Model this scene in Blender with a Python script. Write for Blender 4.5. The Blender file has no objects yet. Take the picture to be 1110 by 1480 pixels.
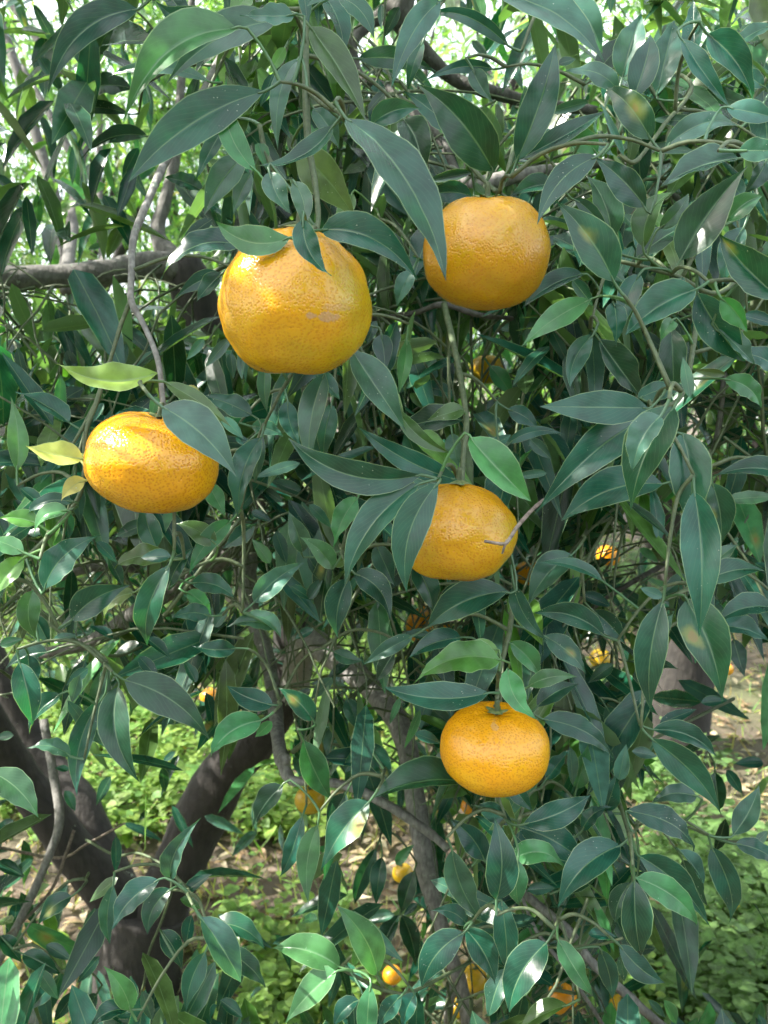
import bpy, math, random
import numpy as np
from mathutils import Vector, Matrix, noise as mnoise

rng = np.random.default_rng(11)
random.seed(11)
scene = bpy.context.scene
COL = scene.collection

# ------------------------------------------------------------------ camera
W0, H0, F = 1110.0, 1480.0, 1190.0          # photograph size and focal length in its pixels
PITCH = math.radians(10.5)
CAM = np.array([0.0, 0.0, 1.5])
FWD = np.array([0, math.cos(PITCH), -math.sin(PITCH)])
UPV = np.array([0, math.sin(PITCH), math.cos(PITCH)])
RGT = np.array([1.0, 0, 0])
cam = bpy.data.cameras.new('camera')
cam.sensor_fit = 'VERTICAL'
cam.sensor_height = 24.0
cam.lens = 24.0 * F / H0
cam.clip_start = 0.02
cam.clip_end = 400
cam.dof.use_dof = True
cam.dof.focus_distance = 0.47
cam.dof.aperture_fstop = 12.0
cam_o = bpy.data.objects.new('camera', cam)
COL.objects.link(cam_o)
cam_o.location = CAM
cam_o.rotation_euler = (math.pi / 2 - PITCH, 0, 0)
scene.camera = cam_o

# ------------------------------------------------------------------ sky, sun, exposure
SUN = np.array([-0.72, -0.02, 0.70]); SUN /= np.linalg.norm(SUN)     # towards the sun
world = bpy.data.worlds.new('World'); scene.world = world
world.use_nodes = True
wn = world.node_tree
sky = wn.nodes.new('ShaderNodeTexSky')
sky.sky_type = 'NISHITA'
sky.sun_disc = False
sky.sun_elevation = math.asin(SUN[2])
sky.sun_rotation = math.atan2(SUN[0], SUN[1])
sky.air_density = 0.75
sky.dust_density = 7.0
sky.ozone_density = 1.0
bg = wn.nodes['Background']
bg.inputs['Strength'].default_value = 0.15
# thin bright cloud veil drawn evenly over the whole sky
wtc = wn.nodes.new('ShaderNodeTexCoord')
wno = wn.nodes.new('ShaderNodeTexNoise'); wno.inputs['Scale'].default_value = 2.2; wno.inputs['Detail'].default_value = 6
wn.links.new(wtc.outputs['Generated'], wno.inputs['Vector'])
wmr = wn.nodes.new('ShaderNodeMapRange')
wn.links.new(wno.outputs[0], wmr.inputs[0])
for k_, v_ in zip((1, 2, 3, 4), (0.3, 0.7, 0.45, 0.95)): wmr.inputs[k_].default_value = v_
wmx = wn.nodes.new('ShaderNodeMix'); wmx.data_type = 'RGBA'
wn.links.new(wmr.outputs[0], wmx.inputs[0])
wn.links.new(sky.outputs['Color'], wmx.inputs[6])
wmx.inputs[7].default_value = (5.4, 5.8, 6.3, 1)
wn.links.new(wmx.outputs[2], bg.inputs['Color'])
sun = bpy.data.lights.new('sun', 'SUN')
sun.energy = 5.0
sun.angle = math.radians(0.53)
sun.color = (1.0, 0.95, 0.86)
sun_o = bpy.data.objects.new('sun', sun); COL.objects.link(sun_o)
sun_o.rotation_euler = Vector(SUN).to_track_quat('Z', 'Y').to_euler()
sun_o.location = (-4, -1, 5)
vs = scene.view_settings
vs.view_transform = 'Standard'; vs.look = 'None'; vs.exposure = 2.08; vs.gamma = 1.0
vs.use_curve_mapping = False
scene.cycles.max_bounces = 5
scene.cycles.use_adaptive_sampling = True
scene.cycles.adaptive_threshold = 0.03
scene.cycles.transparent_max_bounces = 4
scene.cycles.use_denoising = True


def P(px, py, d):
    return CAM + FWD * d + RGT * ((px - W0 / 2) / F * d) - UPV * ((py - H0 / 2) / F * d)


def proj(p):
    v = np.asarray(p) - CAM
    z = v @ FWD
    zz = np.where(np.abs(z) < 1e-4, 1e-4, z)
    return W0 / 2 + F * (v @ RGT) / zz, H0 / 2 - F * (v @ UPV) / zz, z


def unit(v):
    v = np.asarray(v, float)
    return v / (np.linalg.norm(v, axis=-1, keepdims=True) + 1e-12)


# ------------------------------------------------------------------ materials
def new_mat(name):
    m = bpy.data.materials.new(name); m.use_nodes = True
    nt = m.node_tree
    return m, nt, nt.nodes, nt.links, nt.nodes['Principled BSDF'], nt.nodes['Material Output']


def ramp(N, stops):
    r = N.new('ShaderNodeValToRGB')
    e = r.color_ramp.elements
    while len(e) < len(stops): e.new(0.5)
    for k, (p, c) in enumerate(stops):
        e[k].position = p; e[k].color = (*c, 1) if len(c) == 3 else c
    return r


def mixc(N, L, fac, a, b, mode='MIX'):
    n = N.new('ShaderNodeMix'); n.data_type = 'RGBA'; n.blend_type = mode
    for sock, v in ((n.inputs[0], fac), (n.inputs[6], a), (n.inputs[7], b)):
        if hasattr(v, 'links'): L.new(v, sock)
        else: sock.default_value = v if isinstance(v, (int, float)) else (*v, 1)
    return n.outputs[2]


def math_n(N, L, op, a, b=None, c=None, clamp=False):
    n = N.new('ShaderNodeMath'); n.operation = op; n.use_clamp = clamp
    for k, v in enumerate((a, b, c)):
        if v is None: continue
        if hasattr(v, 'links'): L.new(v, n.inputs[k])
        else: n.inputs[k].default_value = v
    return n.outputs[0]


def maprange(N, L, v, a, b, c=0.0, d=1.0):
    n = N.new('ShaderNodeMapRange'); n.interpolation_type = 'SMOOTHSTEP'
    L.new(v, n.inputs[0])
    for k, x in zip((1, 2, 3, 4), (a, b, c, d)): n.inputs[k].default_value = x
    return n.outputs[0]


def leaf_material(name, trans=0.32, rough=0.40, detail=True):
    m, nt, N, L, bsdf, out = new_mat(name)
    at = N.new('ShaderNodeAttribute'); at.attribute_name = 'tint'
    uv = N.new('ShaderNodeUVMap'); uv.uv_map = 'UVMap'
    sep = N.new('ShaderNodeSeparateXYZ'); L.new(uv.outputs[0], sep.inputs[0])
    geo = N.new('ShaderNodeNewGeometry')
    uc = math_n(N, L, 'ABSOLUTE', math_n(N, L, 'SUBTRACT', sep.outputs[0], 0.5))
    col = at.outputs['Color']
    nz = N.new('ShaderNodeTexNoise'); nz.inputs['Scale'].default_value = 70; nz.inputs['Detail'].default_value = 4
    L.new(geo.outputs['Position'], nz.inputs['Vector'])
    f = maprange(N, L, nz.outputs[0], 0.3, 0.72, 0.72, 1.32)
    hs = N.new('ShaderNodeHueSaturation'); L.new(col, hs.inputs['Color']); L.new(f, hs.inputs['Value'])
    col = hs.outputs[0]
    bump_h = None
    if detail:
        # blotches of yellowing (mandarin leaves with chlorosis)
        n2 = N.new('ShaderNodeTexNoise'); n2.inputs['Scale'].default_value = 120
        L.new(geo.outputs['Position'], n2.inputs['Vector'])
        al = at.outputs['Alpha']
        n2b = N.new('ShaderNodeTexNoise'); n2b.inputs['Scale'].default_value = 55; n2b.inputs['Detail'].default_value = 5
        L.new(geo.outputs['Position'], n2b.inputs['Vector'])
        cu = math_n(N, L, 'MULTIPLY_ADD', math_n(N, L, 'FRACT', math_n(N, L, 'MULTIPLY', al, 7.31)), 0.66, 0.17)
        cv = math_n(N, L, 'MULTIPLY_ADD', math_n(N, L, 'FRACT', math_n(N, L, 'MULTIPLY', al, 3.17)), 0.6, 0.25)
        sz = math_n(N, L, 'MULTIPLY_ADD', math_n(N, L, 'FRACT', math_n(N, L, 'MULTIPLY', al, 11.9)), 0.9, 0.7)
        du = math_n(N, L, 'MULTIPLY', math_n(N, L, 'SUBTRACT', sep.outputs[0], cu), 0.6)
        dv = math_n(N, L, 'SUBTRACT', sep.outputs[1], cv)
        dist = math_n(N, L, 'SQRT', math_n(N, L, 'ADD', math_n(N, L, 'MULTIPLY', du, du), math_n(N, L, 'MULTIPLY', dv, dv)))
        dist = math_n(N, L, 'ADD', dist, math_n(N, L, 'MULTIPLY', math_n(N, L, 'SUBTRACT', n2b.outputs[0], 0.5), 0.42))
        dist = math_n(N, L, 'MULTIPLY', dist, sz)
        on = math_n(N, L, 'LESS_THAN', al, 0.95)
        bl = math_n(N, L, 'MULTIPLY', maprange(N, L, dist, 0.19, 0.0), on)
        col = mixc(N, L, math_n(N, L, 'MULTIPLY', bl, 0.75), col, (0.20, 0.215, 0.045))
        core = math_n(N, L, 'MULTIPLY', maprange(N, L, dist, 0.045, 0.0), on)
        col = mixc(N, L, math_n(N, L, 'MULTIPLY', core, 0.6), col, (0.22, 0.13, 0.05))
        # veins
        vv = math_n(N, L, 'SUBTRACT', math_n(N, L, 'MULTIPLY', sep.outputs[1], 13.0), math_n(N, L, 'MULTIPLY', uc, 9.0))
        vv = math_n(N, L, 'MULTIPLY_ADD', n2b.outputs[0], 1.6, vv)
        tri = math_n(N, L, 'PINGPONG', vv, 0.5)
        vein = maprange(N, L, tri, 0.10, 0.0)
        col = mixc(N, L, math_n(N, L, 'MULTIPLY', vein, 0.12), col, (0.10, 0.21, 0.10))
        # fine pale specks of dust and spray residue
        sp = N.new('ShaderNodeTexVoronoi'); sp.inputs['Scale'].default_value = 330
        L.new(geo.outputs['Position'], sp.inputs['Vector'])
        n3 = N.new('ShaderNodeTexNoise'); n3.inputs['Scale'].default_value = 26
        L.new(geo.outputs['Position'], n3.inputs['Vector'])
        spk = math_n(N, L, 'MULTIPLY', maprange(N, L, sp.outputs['Distance'], 0.13, 0.06), maprange(N, L, n3.outputs[0], 0.56, 0.66))
        col = mixc(N, L, math_n(N, L, 'MULTIPLY', spk, 0.7), col, (0.33, 0.40, 0.34))
        # dusty film, uneven
        n4 = N.new('ShaderNodeTexNoise'); n4.inputs['Scale'].default_value = 17; n4.inputs['Detail'].default_value = 5
        L.new(geo.outputs['Position'], n4.inputs['Vector'])
        col = mixc(N, L, maprange(N, L, n4.outputs[0], 0.48, 0.8, 0.0, 0.14), col, (0.09, 0.155, 0.125))
        bump_h = math_n(N, L, 'ADD', math_n(N, L, 'MULTIPLY', vein, -0.06), math_n(N, L, 'MULTIPLY', n2.outputs[0], 0.9))
    rib = maprange(N, L, uc, 0.028, 0.008)
    col = mixc(N, L, math_n(N, L, 'MULTIPLY', rib, 0.42), col, (0.15, 0.25, 0.12))
    edge = maprange(N, L, uc, 0.468, 0.492)
    col = mixc(N, L, math_n(N, L, 'MULTIPLY', edge, 0.6), col, (0.22, 0.32, 0.17))
    under = mixc(N, L, 0.55, col, (0.13, 0.20, 0.10))
    col = mixc(N, L, geo.outputs['Backfacing'], col, under)
    L.new(col, bsdf.inputs['Base Color'])
    bsdf.inputs['Roughness'].default_value = rough
    bsdf.inputs['Specular IOR Level'].default_value = 0.48
    if bump_h is not None:
        b = N.new('ShaderNodeBump'); b.inputs['Strength'].default_value = 0.35; b.inputs['Distance'].default_value = 0.0006
        L.new(bump_h, b.inputs['Height']); L.new(b.outputs[0], bsdf.inputs['Normal'])
    tr = N.new('ShaderNodeBsdfTranslucent')
    tcol = mixc(N, L, 1.0, col, (2.2, 2.6, 0.8), 'MULTIPLY')
    L.new(tcol, tr.inputs['Color'])
    mx = N.new('ShaderNodeMixShader'); mx.inputs[0].default_value = trans
    L.new(bsdf.outputs[0], mx.inputs[1]); L.new(tr.outputs[0], mx.inputs[2])
    L.new(mx.outputs[0], out.inputs['Surface'])
    return m


def bark_material(name, c1, c2, lichen=0.5, scale=1.0, bump=0.004):
    m, nt, N, L, bsdf, out = new_mat(name)
    geo = N.new('ShaderNodeNewGeometry')
    n1 = N.new('ShaderNodeTexNoise'); n1.inputs['Scale'].default_value = 60 * scale; n1.inputs['Detail'].default_value = 7
    n1.inputs['Roughness'].default_value = 0.65
    L.new(geo.outputs['Position'], n1.inputs['Vector'])
    mp = N.new('ShaderNodeMapping'); mp.inputs['Scale'].default_value = (1, 1, 0.25)
    L.new(geo.outputs['Position'], mp.inputs['Vector'])
    n2 = N.new('ShaderNodeTexNoise'); n2.inputs['Scale'].default_value = 160 * scale; n2.inputs['Detail'].default_value = 4
    L.new(mp.outputs[0], n2.inputs['Vector'])
    r = ramp(N, [(0.3, c1), (0.7, c2)]); L.new(n1.outputs[0], r.inputs[0])
    col = mixc(N, L, maprange(N, L, n2.outputs[0], 0.4, 0.65, 0, 0.5), r.outputs[0], tuple(x * 0.45 for x in c1))
    n3 = N.new('ShaderNodeTexNoise'); n3.inputs['Scale'].default_value = 22; n3.inputs['Detail'].default_value = 8
    n3.inputs['Roughness'].default_value = 0.75
    L.new(geo.outputs['Position'], n3.inputs['Vector'])
    li = maprange(N, L, n3.outputs[0], 0.66 - 0.08 * lichen, 0.72 - 0.08 * lichen, 0, 0.85 if lichen else 0)
    col = mixc(N, L, li, col, (0.30, 0.35, 0.27))
    L.new(col, bsdf.inputs['Base Color'])
    bsdf.inputs['Roughness'].default_value = 0.85
    h = math_n(N, L, 'ADD', math_n(N, L, 'MULTIPLY', n2.outputs[0], 0.6), n1.outputs[0])
    h = math_n(N, L, 'ADD', h, math_n(N, L, 'MULTIPLY', li, 0.4))
    b = N.new('ShaderNodeBump'); b.inputs['Strength'].default_value = 0.9; b.inputs['Distance'].default_value = bump
    L.new(h, b.inputs['Height']); L.new(b.outputs[0], bsdf.inputs['Normal'])
    return m


def peel_material(name, orange, yellow, green=0.0, gdir=(1, 0, -0.2), scars=(), spots=0.5, ysh=0.0):
    m, nt, N, L, bsdf, out = new_mat(name)
    tc = N.new('ShaderNodeTexCoord')
    ob = tc.outputs['Object']
    n1 = N.new('ShaderNodeTexNoise'); n1.inputs['Scale'].default_value = 38; n1.inputs['Detail'].default_value = 3
    L.new(ob, n1.inputs['Vector'])
    sep = N.new('ShaderNodeSeparateXYZ'); L.new(ob, sep.inputs[0])
    # ripeness: yellower towards the blossom end, uneven
    g = math_n(N, L, 'MULTIPLY_ADD', sep.outputs[2], -9.0, math_n(N, L, 'ADD', n1.outputs[0], ysh))
    col = mixc(N, L, maprange(N, L, g, 0.30, 0.85), orange, yellow)
    if green > 0:
        dp = N.new('ShaderNodeVectorMath'); dp.operation = 'DOT_PRODUCT'
        L.new(ob, dp.inputs[0]); dp.inputs[1].default_value = Vector(gdir).normalized()
        n2 = N.new('ShaderNodeTexNoise'); n2.inputs['Scale'].default_value = 45; n2.inputs['Detail'].default_value = 3
        L.new(ob, n2.inputs['Vector'])
        gm = math_n(N, L, 'MULTIPLY_ADD', dp.outputs['Value'], 16.0, math_n(N, L, 'MULTIPLY', n2.outputs[0], 0.9))
        col = mixc(N, L, math_n(N, L, 'MULTIPLY', maprange(N, L, gm, 0.65, 1.25), green), col, (0.36, 0.30, 0.012))
    vo = N.new('ShaderNodeTexVoronoi'); vo.inputs['Scale'].default_value = 640
    L.new(ob, vo.inputs['Vector'])
    pore = maprange(N, L, vo.outputs['Distance'], 0.62, 0.10)
    col = mixc(N, L, math_n(N, L, 'MULTIPLY', pore, min(1.0, .25 + spots * .75)), col, (0.40, 0.135, 0.003))
    scar_m = None
    for (sx, sy, sz, ax, ay, az, sc) in scars:
        mp = N.new('ShaderNodeMapping'); mp.vector_type = 'TEXTURE'
        mp.inputs['Location'].default_value = (sx, sy, sz); mp.inputs['Scale'].default_value = (ax, ay, az)
        n5 = N.new('ShaderNodeTexNoise'); n5.inputs['Scale'].default_value = 150; n5.inputs['Detail'].default_value = 6
        L.new(ob, n5.inputs['Vector'])
        L.new(ob, mp.inputs['Vector'])
        ln = N.new('ShaderNodeVectorMath'); ln.operation = 'LENGTH'; L.new(mp.outputs[0], ln.inputs[0])
        dd = math_n(N, L, 'ADD', ln.outputs['Value'], math_n(N, L, 'MULTIPLY', math_n(N, L, 'SUBTRACT', n5.outputs[0], 0.5), 2.2))
        mk = maprange(N, L, dd, 0.95, 0.7)
        col = mixc(N, L, math_n(N, L, 'MULTIPLY', mk, sc), col, (0.40, 0.24, 0.12))
        scar_m = mk
    L.new(col, bsdf.inputs['Base Color'])
    bsdf.inputs['Roughness'].default_value = 0.2
    bsdf.inputs['Specular IOR Level'].default_value = 0.55
    bsdf.inputs['Subsurface Weight'].default_value = 0.12
    bsdf.inputs['Subsurface Radius'].default_value = (0.9, 0.35, 0.05)
    bsdf.inputs['Subsurface Scale'].default_value = 0.004
    n3 = N.new('ShaderNodeTexNoise'); n3.inputs['Scale'].default_value = 300; n3.inputs['Detail'].default_value = 2
    L.new(ob, n3.inputs['Vector'])
    h = math_n(N, L, 'MULTIPLY_ADD', pore, -0.8, math_n(N, L, 'MULTIPLY', n3.outputs[0], 0.6))
    b = N.new('ShaderNodeBump'); b.inputs['Strength'].default_value = 0.4; b.inputs['Distance'].default_value = 0.0005
    L.new(h, b.inputs['Height']); L.new(b.outputs[0], bsdf.inputs['Normal'])
    return m


def plain_material(name, c1, c2, scale=200, rough=0.6):
    m, nt, N, L, bsdf, out = new_mat(name)
    geo = N.new('ShaderNodeNewGeometry')
    n1 = N.new('ShaderNodeTexNoise'); n1.inputs['Scale'].default_value = scale; n1.inputs['Detail'].default_value = 5
    L.new(geo.outputs['Position'], n1.inputs['Vector'])
    r = ramp(N, [(0.35, c1), (0.68, c2)]); L.new(n1.outputs[0], r.inputs[0])
    L.new(r.outputs[0], bsdf.inputs['Base Color'])
    bsdf.inputs['Roughness'].default_value = rough
    b = N.new('ShaderNodeBump'); b.inputs['Strength'].default_value = 0.5; b.inputs['Distance'].default_value = 0.0008
    L.new(n1.outputs[0], b.inputs['Height']); L.new(b.outputs[0], bsdf.inputs['Normal'])
    return m


M_LEAF = leaf_material('mandarin_leaf', 0.24, 0.27)
M_FAR = leaf_material('far_leaf', 0.48, 0.45, detail=False)
M_WEED = leaf_material('weed_leaf', 0.35, 0.6, detail=False)
M_TRUNK = bark_material('trunk_bark', (0.014, 0.012, 0.0105), (0.033, 0.028, 0.024), lichen=0.15, scale=0.5, bump=0.006)
M_LIMB = bark_material('limb_bark', (0.066, 0.062, 0.055), (0.130, 0.126, 0.114), lichen=0.8)
M_GREY = bark_material('grey_twig_bark', (0.150, 0.143, 0.132), (0.29, 0.28, 0.262), lichen=0.8, scale=2, bump=0.0015)
M_TWIG = plain_material('green_twig', (0.045, 0.072, 0.03), (0.09, 0.115, 0.055), 300)
M_DRY = plain_material('dry_twig', (0.09, 0.07, 0.055), (0.22, 0.18, 0.145), 300, 0.8)
M_CALYX = plain_material('calyx_green', (0.07, 0.12, 0.03), (0.16, 0.18, 0.06), 400)


# ------------------------------------------------------------------ mesh helpers
def mesh_object(name, verts, faces, mat, parent=None, origin=(0, 0, 0), smooth=True):
    me = bpy.data.meshes.new(name)
    o3 = np.asarray(origin, float)
    me.from_pydata([tuple(v) for v in (np.asarray(verts) - o3)], [], faces)
    if smooth:
        me.polygons.foreach_set('use_smooth', [True] * len(me.polygons))
    me.materials.append(mat)
    ob = bpy.data.objects.new(name, me)
    COL.objects.link(ob)
    place(ob, o3, parent)
    return ob


WORLD = {}


def place(ob, origin, parent):
    origin = np.asarray(origin, float)
    WORLD[ob.name] = origin
    if parent is not None:
        ob.parent = parent
        ob.location = origin - WORLD[parent.name]
    else:
        ob.location = origin


def empty(name, origin):
    o = bpy.data.objects.new(name, None); COL.objects.link(o)
    o.empty_display_size = 0.05
    place(o, origin, None)
    return o


def tag(o, label=None, cat=None, group=None, kind=None):
    for k, v in (('label', label), ('category', cat), ('group', group), ('kind', kind)):
        if v: o[k] = v
    return o


def smooth_path(pts, rad, sub):
    pts = np.asarray(pts, float); rad = np.asarray(rad, float)
    n = len(pts)
    ext = np.vstack([2 * pts[0] - pts[1], pts, 2 * pts[-1] - pts[-2]])
    out, rr = [], []
    for i in range(n - 1):
        p0, p1, p2, p3 = ext[i:i + 4]
        for k in range(sub):
            t = k / sub
            out.append(0.5 * ((2 * p1) + (-p0 + p2) * t + (2 * p0 - 5 * p1 + 4 * p2 - p3) * t * t + (-p0 + 3 * p1 - 3 * p2 + p3) * t ** 3))
            rr.append(rad[i] * (1 - t) + rad[i + 1] * t)
    out.append(pts[-1]); rr.append(rad[-1])
    return np.array(out), np.array(rr)


def tube_arrays(path, rad, sides, lump=0.0, seed=0, cap=True):
    path = np.asarray(path); n = len(path)
    tan = np.gradient(path, axis=0); tan = unit(tan)
    a = np.array([0, 0, 1.0]) if abs(tan[0][2]) < 0.9 else np.array([1.0, 0, 0])
    u = unit(np.cross(tan[0], a))
    V = []
    for i in range(n):
        u = unit(u - tan[i] * (u @ tan[i])); w = np.cross(tan[i], u)
        for k in range(sides):
            an = 2 * math.pi * k / sides
            dr = math.cos(an) * u + math.sin(an) * w
            r = rad[i]
            if lump:
                q = path[i] + dr * r
                r *= 1 + lump * mnoise.noise(Vector(q / (rad[i] * 2.2 + 0.004)) + Vector((seed, 0, 0))) \
                     + lump * 0.6 * mnoise.noise(Vector(q / (rad[i] * 0.8 + 0.002)) + Vector((0, seed, 0)))
            V.append(path[i] + dr * r)
    Fc = []
    for i in range(n - 1):
        for k in range(sides):
            k2 = (k + 1) % sides
            Fc.append((i * sides + k, i * sides + k2, (i + 1) * sides + k2, (i + 1) * sides + k))
    if cap:
        Fc.append(tuple(range(sides))[::-1]); Fc.append(tuple((n - 1) * sides + k for k in range(sides)))
    return np.array(V), Fc


def tube(name, pts, rad, mat, parent, sides=8, sub=5, lump=0.0, seed=0):
    path, rr = smooth_path(pts, rad, sub)
    V, Fc = tube_arrays(path, rr, sides, lump, seed)
    return mesh_object(name, V, Fc, mat, parent, pts[0])


TINT = {0: (0.008, 0.054, 0.034), 1: (0.062, 0.150, 0.028), 2: (0.028, 0.088, 0.060), 3: (0.33, 0.31, 0.07),  # pale grey-green tint: leaf undersides, and sky sheen painted into the colour
        4: (0.010, 0.044, 0.022), 5: (0.011, 0.062, 0.032), 6: (0.048, 0.092, 0.026), 7: (0.040, 0.140, 0.050)}


class Bulk:
    """leaf-sized faces collected into one mesh"""
    def __init__(self, rows):
        # rows: list of s; first and last are points
        self.rows = rows
        self.V, self.T, self.cnt = [], [], 0

    def template(self):
        s_, u_, faces = [0.0], [0.0], []
        mid = self.rows[1:-1]
        for s in mid:
            s_ += [s, s, s]; u_ += [-1, 0, 1]
        s_.append(1.0); u_.append(0.0)
        n = len(mid)
        idx = lambda r, c: 1 + 3 * r + c
        faces += [(0, idx(0, 1), idx(0, 0)), (0, idx(0, 2), idx(0, 1))]
        for r in range(n - 1):
            for c in (0, 1):
                a, b, c2, d = idx(r, c), idx(r, c + 1), idx(r + 1, c + 1), idx(r + 1, c)
                faces += [(a, b, c2), (a, c2, d)]
        tip = 1 + 3 * n
        faces += [(idx(n - 1, 0), idx(n - 1, 1), tip), (idx(n - 1, 1), idx(n - 1, 2), tip)]
        return np.array(s_), np.array(u_), np.array(faces)

    def add(self, base, d, nrm, length, width, tint, fold=0.25, droop=0.12, shape=None):
        base = np.asarray(base, float); d = unit(d)
        nrm = unit(nrm - d * np.sum(nrm * d, 1, keepdims=True))
        side = np.cross(d, nrm)
        s, u, _ = self.template()
        prof = (s ** 0.7) * ((1 - s) ** 1.1); prof = prof / 0.345
        prof = np.clip(prof, 0, 1.02)
        if shape is not None: prof = shape(s)
        N_ = len(base)
        length = np.broadcast_to(length, N_); width = np.broadcast_to(width, N_)
        fold = np.broadcast_to(fold, N_); droop = np.broadcast_to(droop, N_)
        hw = 0.5 * width[:, None] * prof[None]
        pos = base[:, None] + d[:, None] * (length[:, None] * s[None])[..., None]
        pos = pos + side[:, None] * (hw * u[None])[..., None]
        off = hw * np.abs(u)[None] * fold[:, None] - (droop * length)[:, None] * (s ** 2)[None]
        pos = pos + nrm[:, None] * off[..., None]
        self.V.append(pos.reshape(-1, 3)); self.T.append(np.asarray(tint, float)); self.cnt += N_

    def build(self, name, mat, parent=None, origin=(0, 0, 0)):
        s, u, fc = self.template(); nv = len(s)
        V = np.vstack(self.V) - np.asarray(origin)
        T = np.vstack(self.T)
        n = self.cnt
        F3 = (fc[None] + (np.arange(n) * nv)[:, None, None]).reshape(-1, 3).astype(np.int32)
        me = bpy.data.meshes.new(name)
        me.vertices.add(len(V)); me.vertices.foreach_set('co', V.astype(np.float32).ravel())
        me.loops.add(F3.size); me.loops.foreach_set('vertex_index', F3.ravel())
        me.polygons.add(len(F3))
        me.polygons.foreach_set('loop_start', np.arange(0, F3.size, 3, dtype=np.int32))
        me.polygons.foreach_set('use_smooth', np.ones(len(F3), bool))
        uvl = me.uv_layers.new(name='UVMap')
        uvs = np.stack([0.5 + 0.5 * u, s], 1)
        uvl.data.foreach_set('uv', uvs[np.tile(fc.ravel(), n)].astype(np.float32).ravel())
        at = me.attributes.new('tint', 'FLOAT_COLOR', 'POINT')
        at.data.foreach_set('color', np.repeat(T, nv, axis=0).astype(np.float32).ravel())
        me.update(); me.validate()
        me.materials.append(mat)
        ob = bpy.data.objects.new(name, me); COL.objects.link(ob)
        place(ob, origin, parent)
        return ob


class Sticks:
    def __init__(self): self.V, self.F, self.n = [], [], 0

    def add(self, path, rad, sides=4):
        V, Fc = tube_arrays(path, rad, sides, cap=False)
        self.V.append(V); self.F += [tuple(i + self.n for i in f) for f in Fc]; self.n += len(V)

    def add_batch(self, path, rad, sides=4):
        Q, n, _ = path.shape
        tan = unit(np.gradient(path, axis=1))
        u = unit(np.cross(tan, np.array([.31, .83, .46]))); w = np.cross(tan, u)
        an = 2 * math.pi * np.arange(sides) / sides
        V = path[:, :, None] + rad[None, :, None, None] * (np.cos(an)[None, None, :, None] * u[:, :, None] + np.sin(an)[None, None, :, None] * w[:, :, None])
        i, k = np.meshgrid(np.arange(n - 1), np.arange(sides), indexing='ij'); k2 = (k + 1) % sides
        fc = np.stack([i * sides + k, i * sides + k2, (i + 1) * sides + k2, (i + 1) * sides + k], -1).reshape(-1, 4)
        allf = (fc[None] + (np.arange(Q) * n * sides)[:, None, None]).reshape(-1, 4) + self.n
        self.V.append(V.reshape(-1, 3)); self.F += [tuple(f) for f in allf.tolist()]; self.n += Q * n * sides

    def build(self, name, mat, parent, origin):
        return mesh_object(name, np.vstack(self.V), self.F, mat, parent, origin)


# ------------------------------------------------------------------ ground
def ground_z(x, y):
    return 0.05 * mnoise.noise(Vector((x * 0.6, y * 0.6, 0))) + 0.018 * mnoise.noise(Vector((x * 3.1, y * 3.1, 4)))


def build_ground():
    xs = np.concatenate([np.linspace(-120, -12, 14), np.linspace(-10, 10, 130), np.linspace(12, 120, 14)])
    ys = np.concatenate([np.linspace(-120, -5, 12), np.linspace(-4, 14, 130), np.linspace(16, 220, 16)])
    V = [(x, y, ground_z(x, y)) for y in ys for x in xs]
    nx = len(xs)
    Fc = [(j * nx + i, j * nx + i + 1, (j + 1) * nx + i + 1, (j + 1) * nx + i) for j in range(len(ys) - 1) for i in range(nx - 1)]
    m, nt, N, L, bsdf, out = new_mat('orchard_soil')
    geo = N.new('ShaderNodeNewGeometry')
    n1 = N.new('ShaderNodeTexNoise'); n1.inputs['Scale'].default_value = 7; n1.inputs['Detail'].default_value = 10
    n1.inputs['Roughness'].default_value = 0.7
    n2 = N.new('ShaderNodeTexNoise'); n2.inputs['Scale'].default_value = 0.9; n2.inputs['Detail'].default_value = 6
    vo = N.new('ShaderNodeTexVoronoi'); vo.inputs['Scale'].default_value = 42
    for n in (n1, n2, vo): L.new(geo.outputs['Position'], n.inputs['Vector'])
    r = ramp(N, [(0.3, (0.040, 0.031, 0.022)), (0.55, (0.085, 0.064, 0.045)), (0.75, (0.16, 0.128, 0.092))])
    L.new(n1.outputs[0], r.inputs[0])
    col = mixc(N, L, maprange(N, L, vo.outputs['Distance'], 0.0, 0.5, 0.25, 0.0), r.outputs[0], (0.22, 0.17, 0.12))
    col = mixc(N, L, maprange(N, L, n2.outputs[0], 0.5, 0.7, 0, 0.6), col, (0.06, 0.085, 0.025))
    L.new(col, bsdf.inputs['Base Color']); bsdf.inputs['Roughness'].default_value = 0.95
    b = N.new('ShaderNodeBump'); b.inputs['Distance'].default_value = 0.03; b.inputs['Strength'].default_value = 0.9
    L.new(n1.outputs[0], b.inputs['Height']); L.new(b.outputs[0], bsdf.inputs['Normal'])
    g = mesh_object('ground', V, Fc, m)
    g['kind'] = 'structure'
    return g


build_ground()

# weeds and fallen leaves on the ground (nobody could count them)
ovate = lambda s: np.clip((s ** 0.55) * ((1 - s) ** 0.7) / 0.415, 0, 1)


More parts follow.
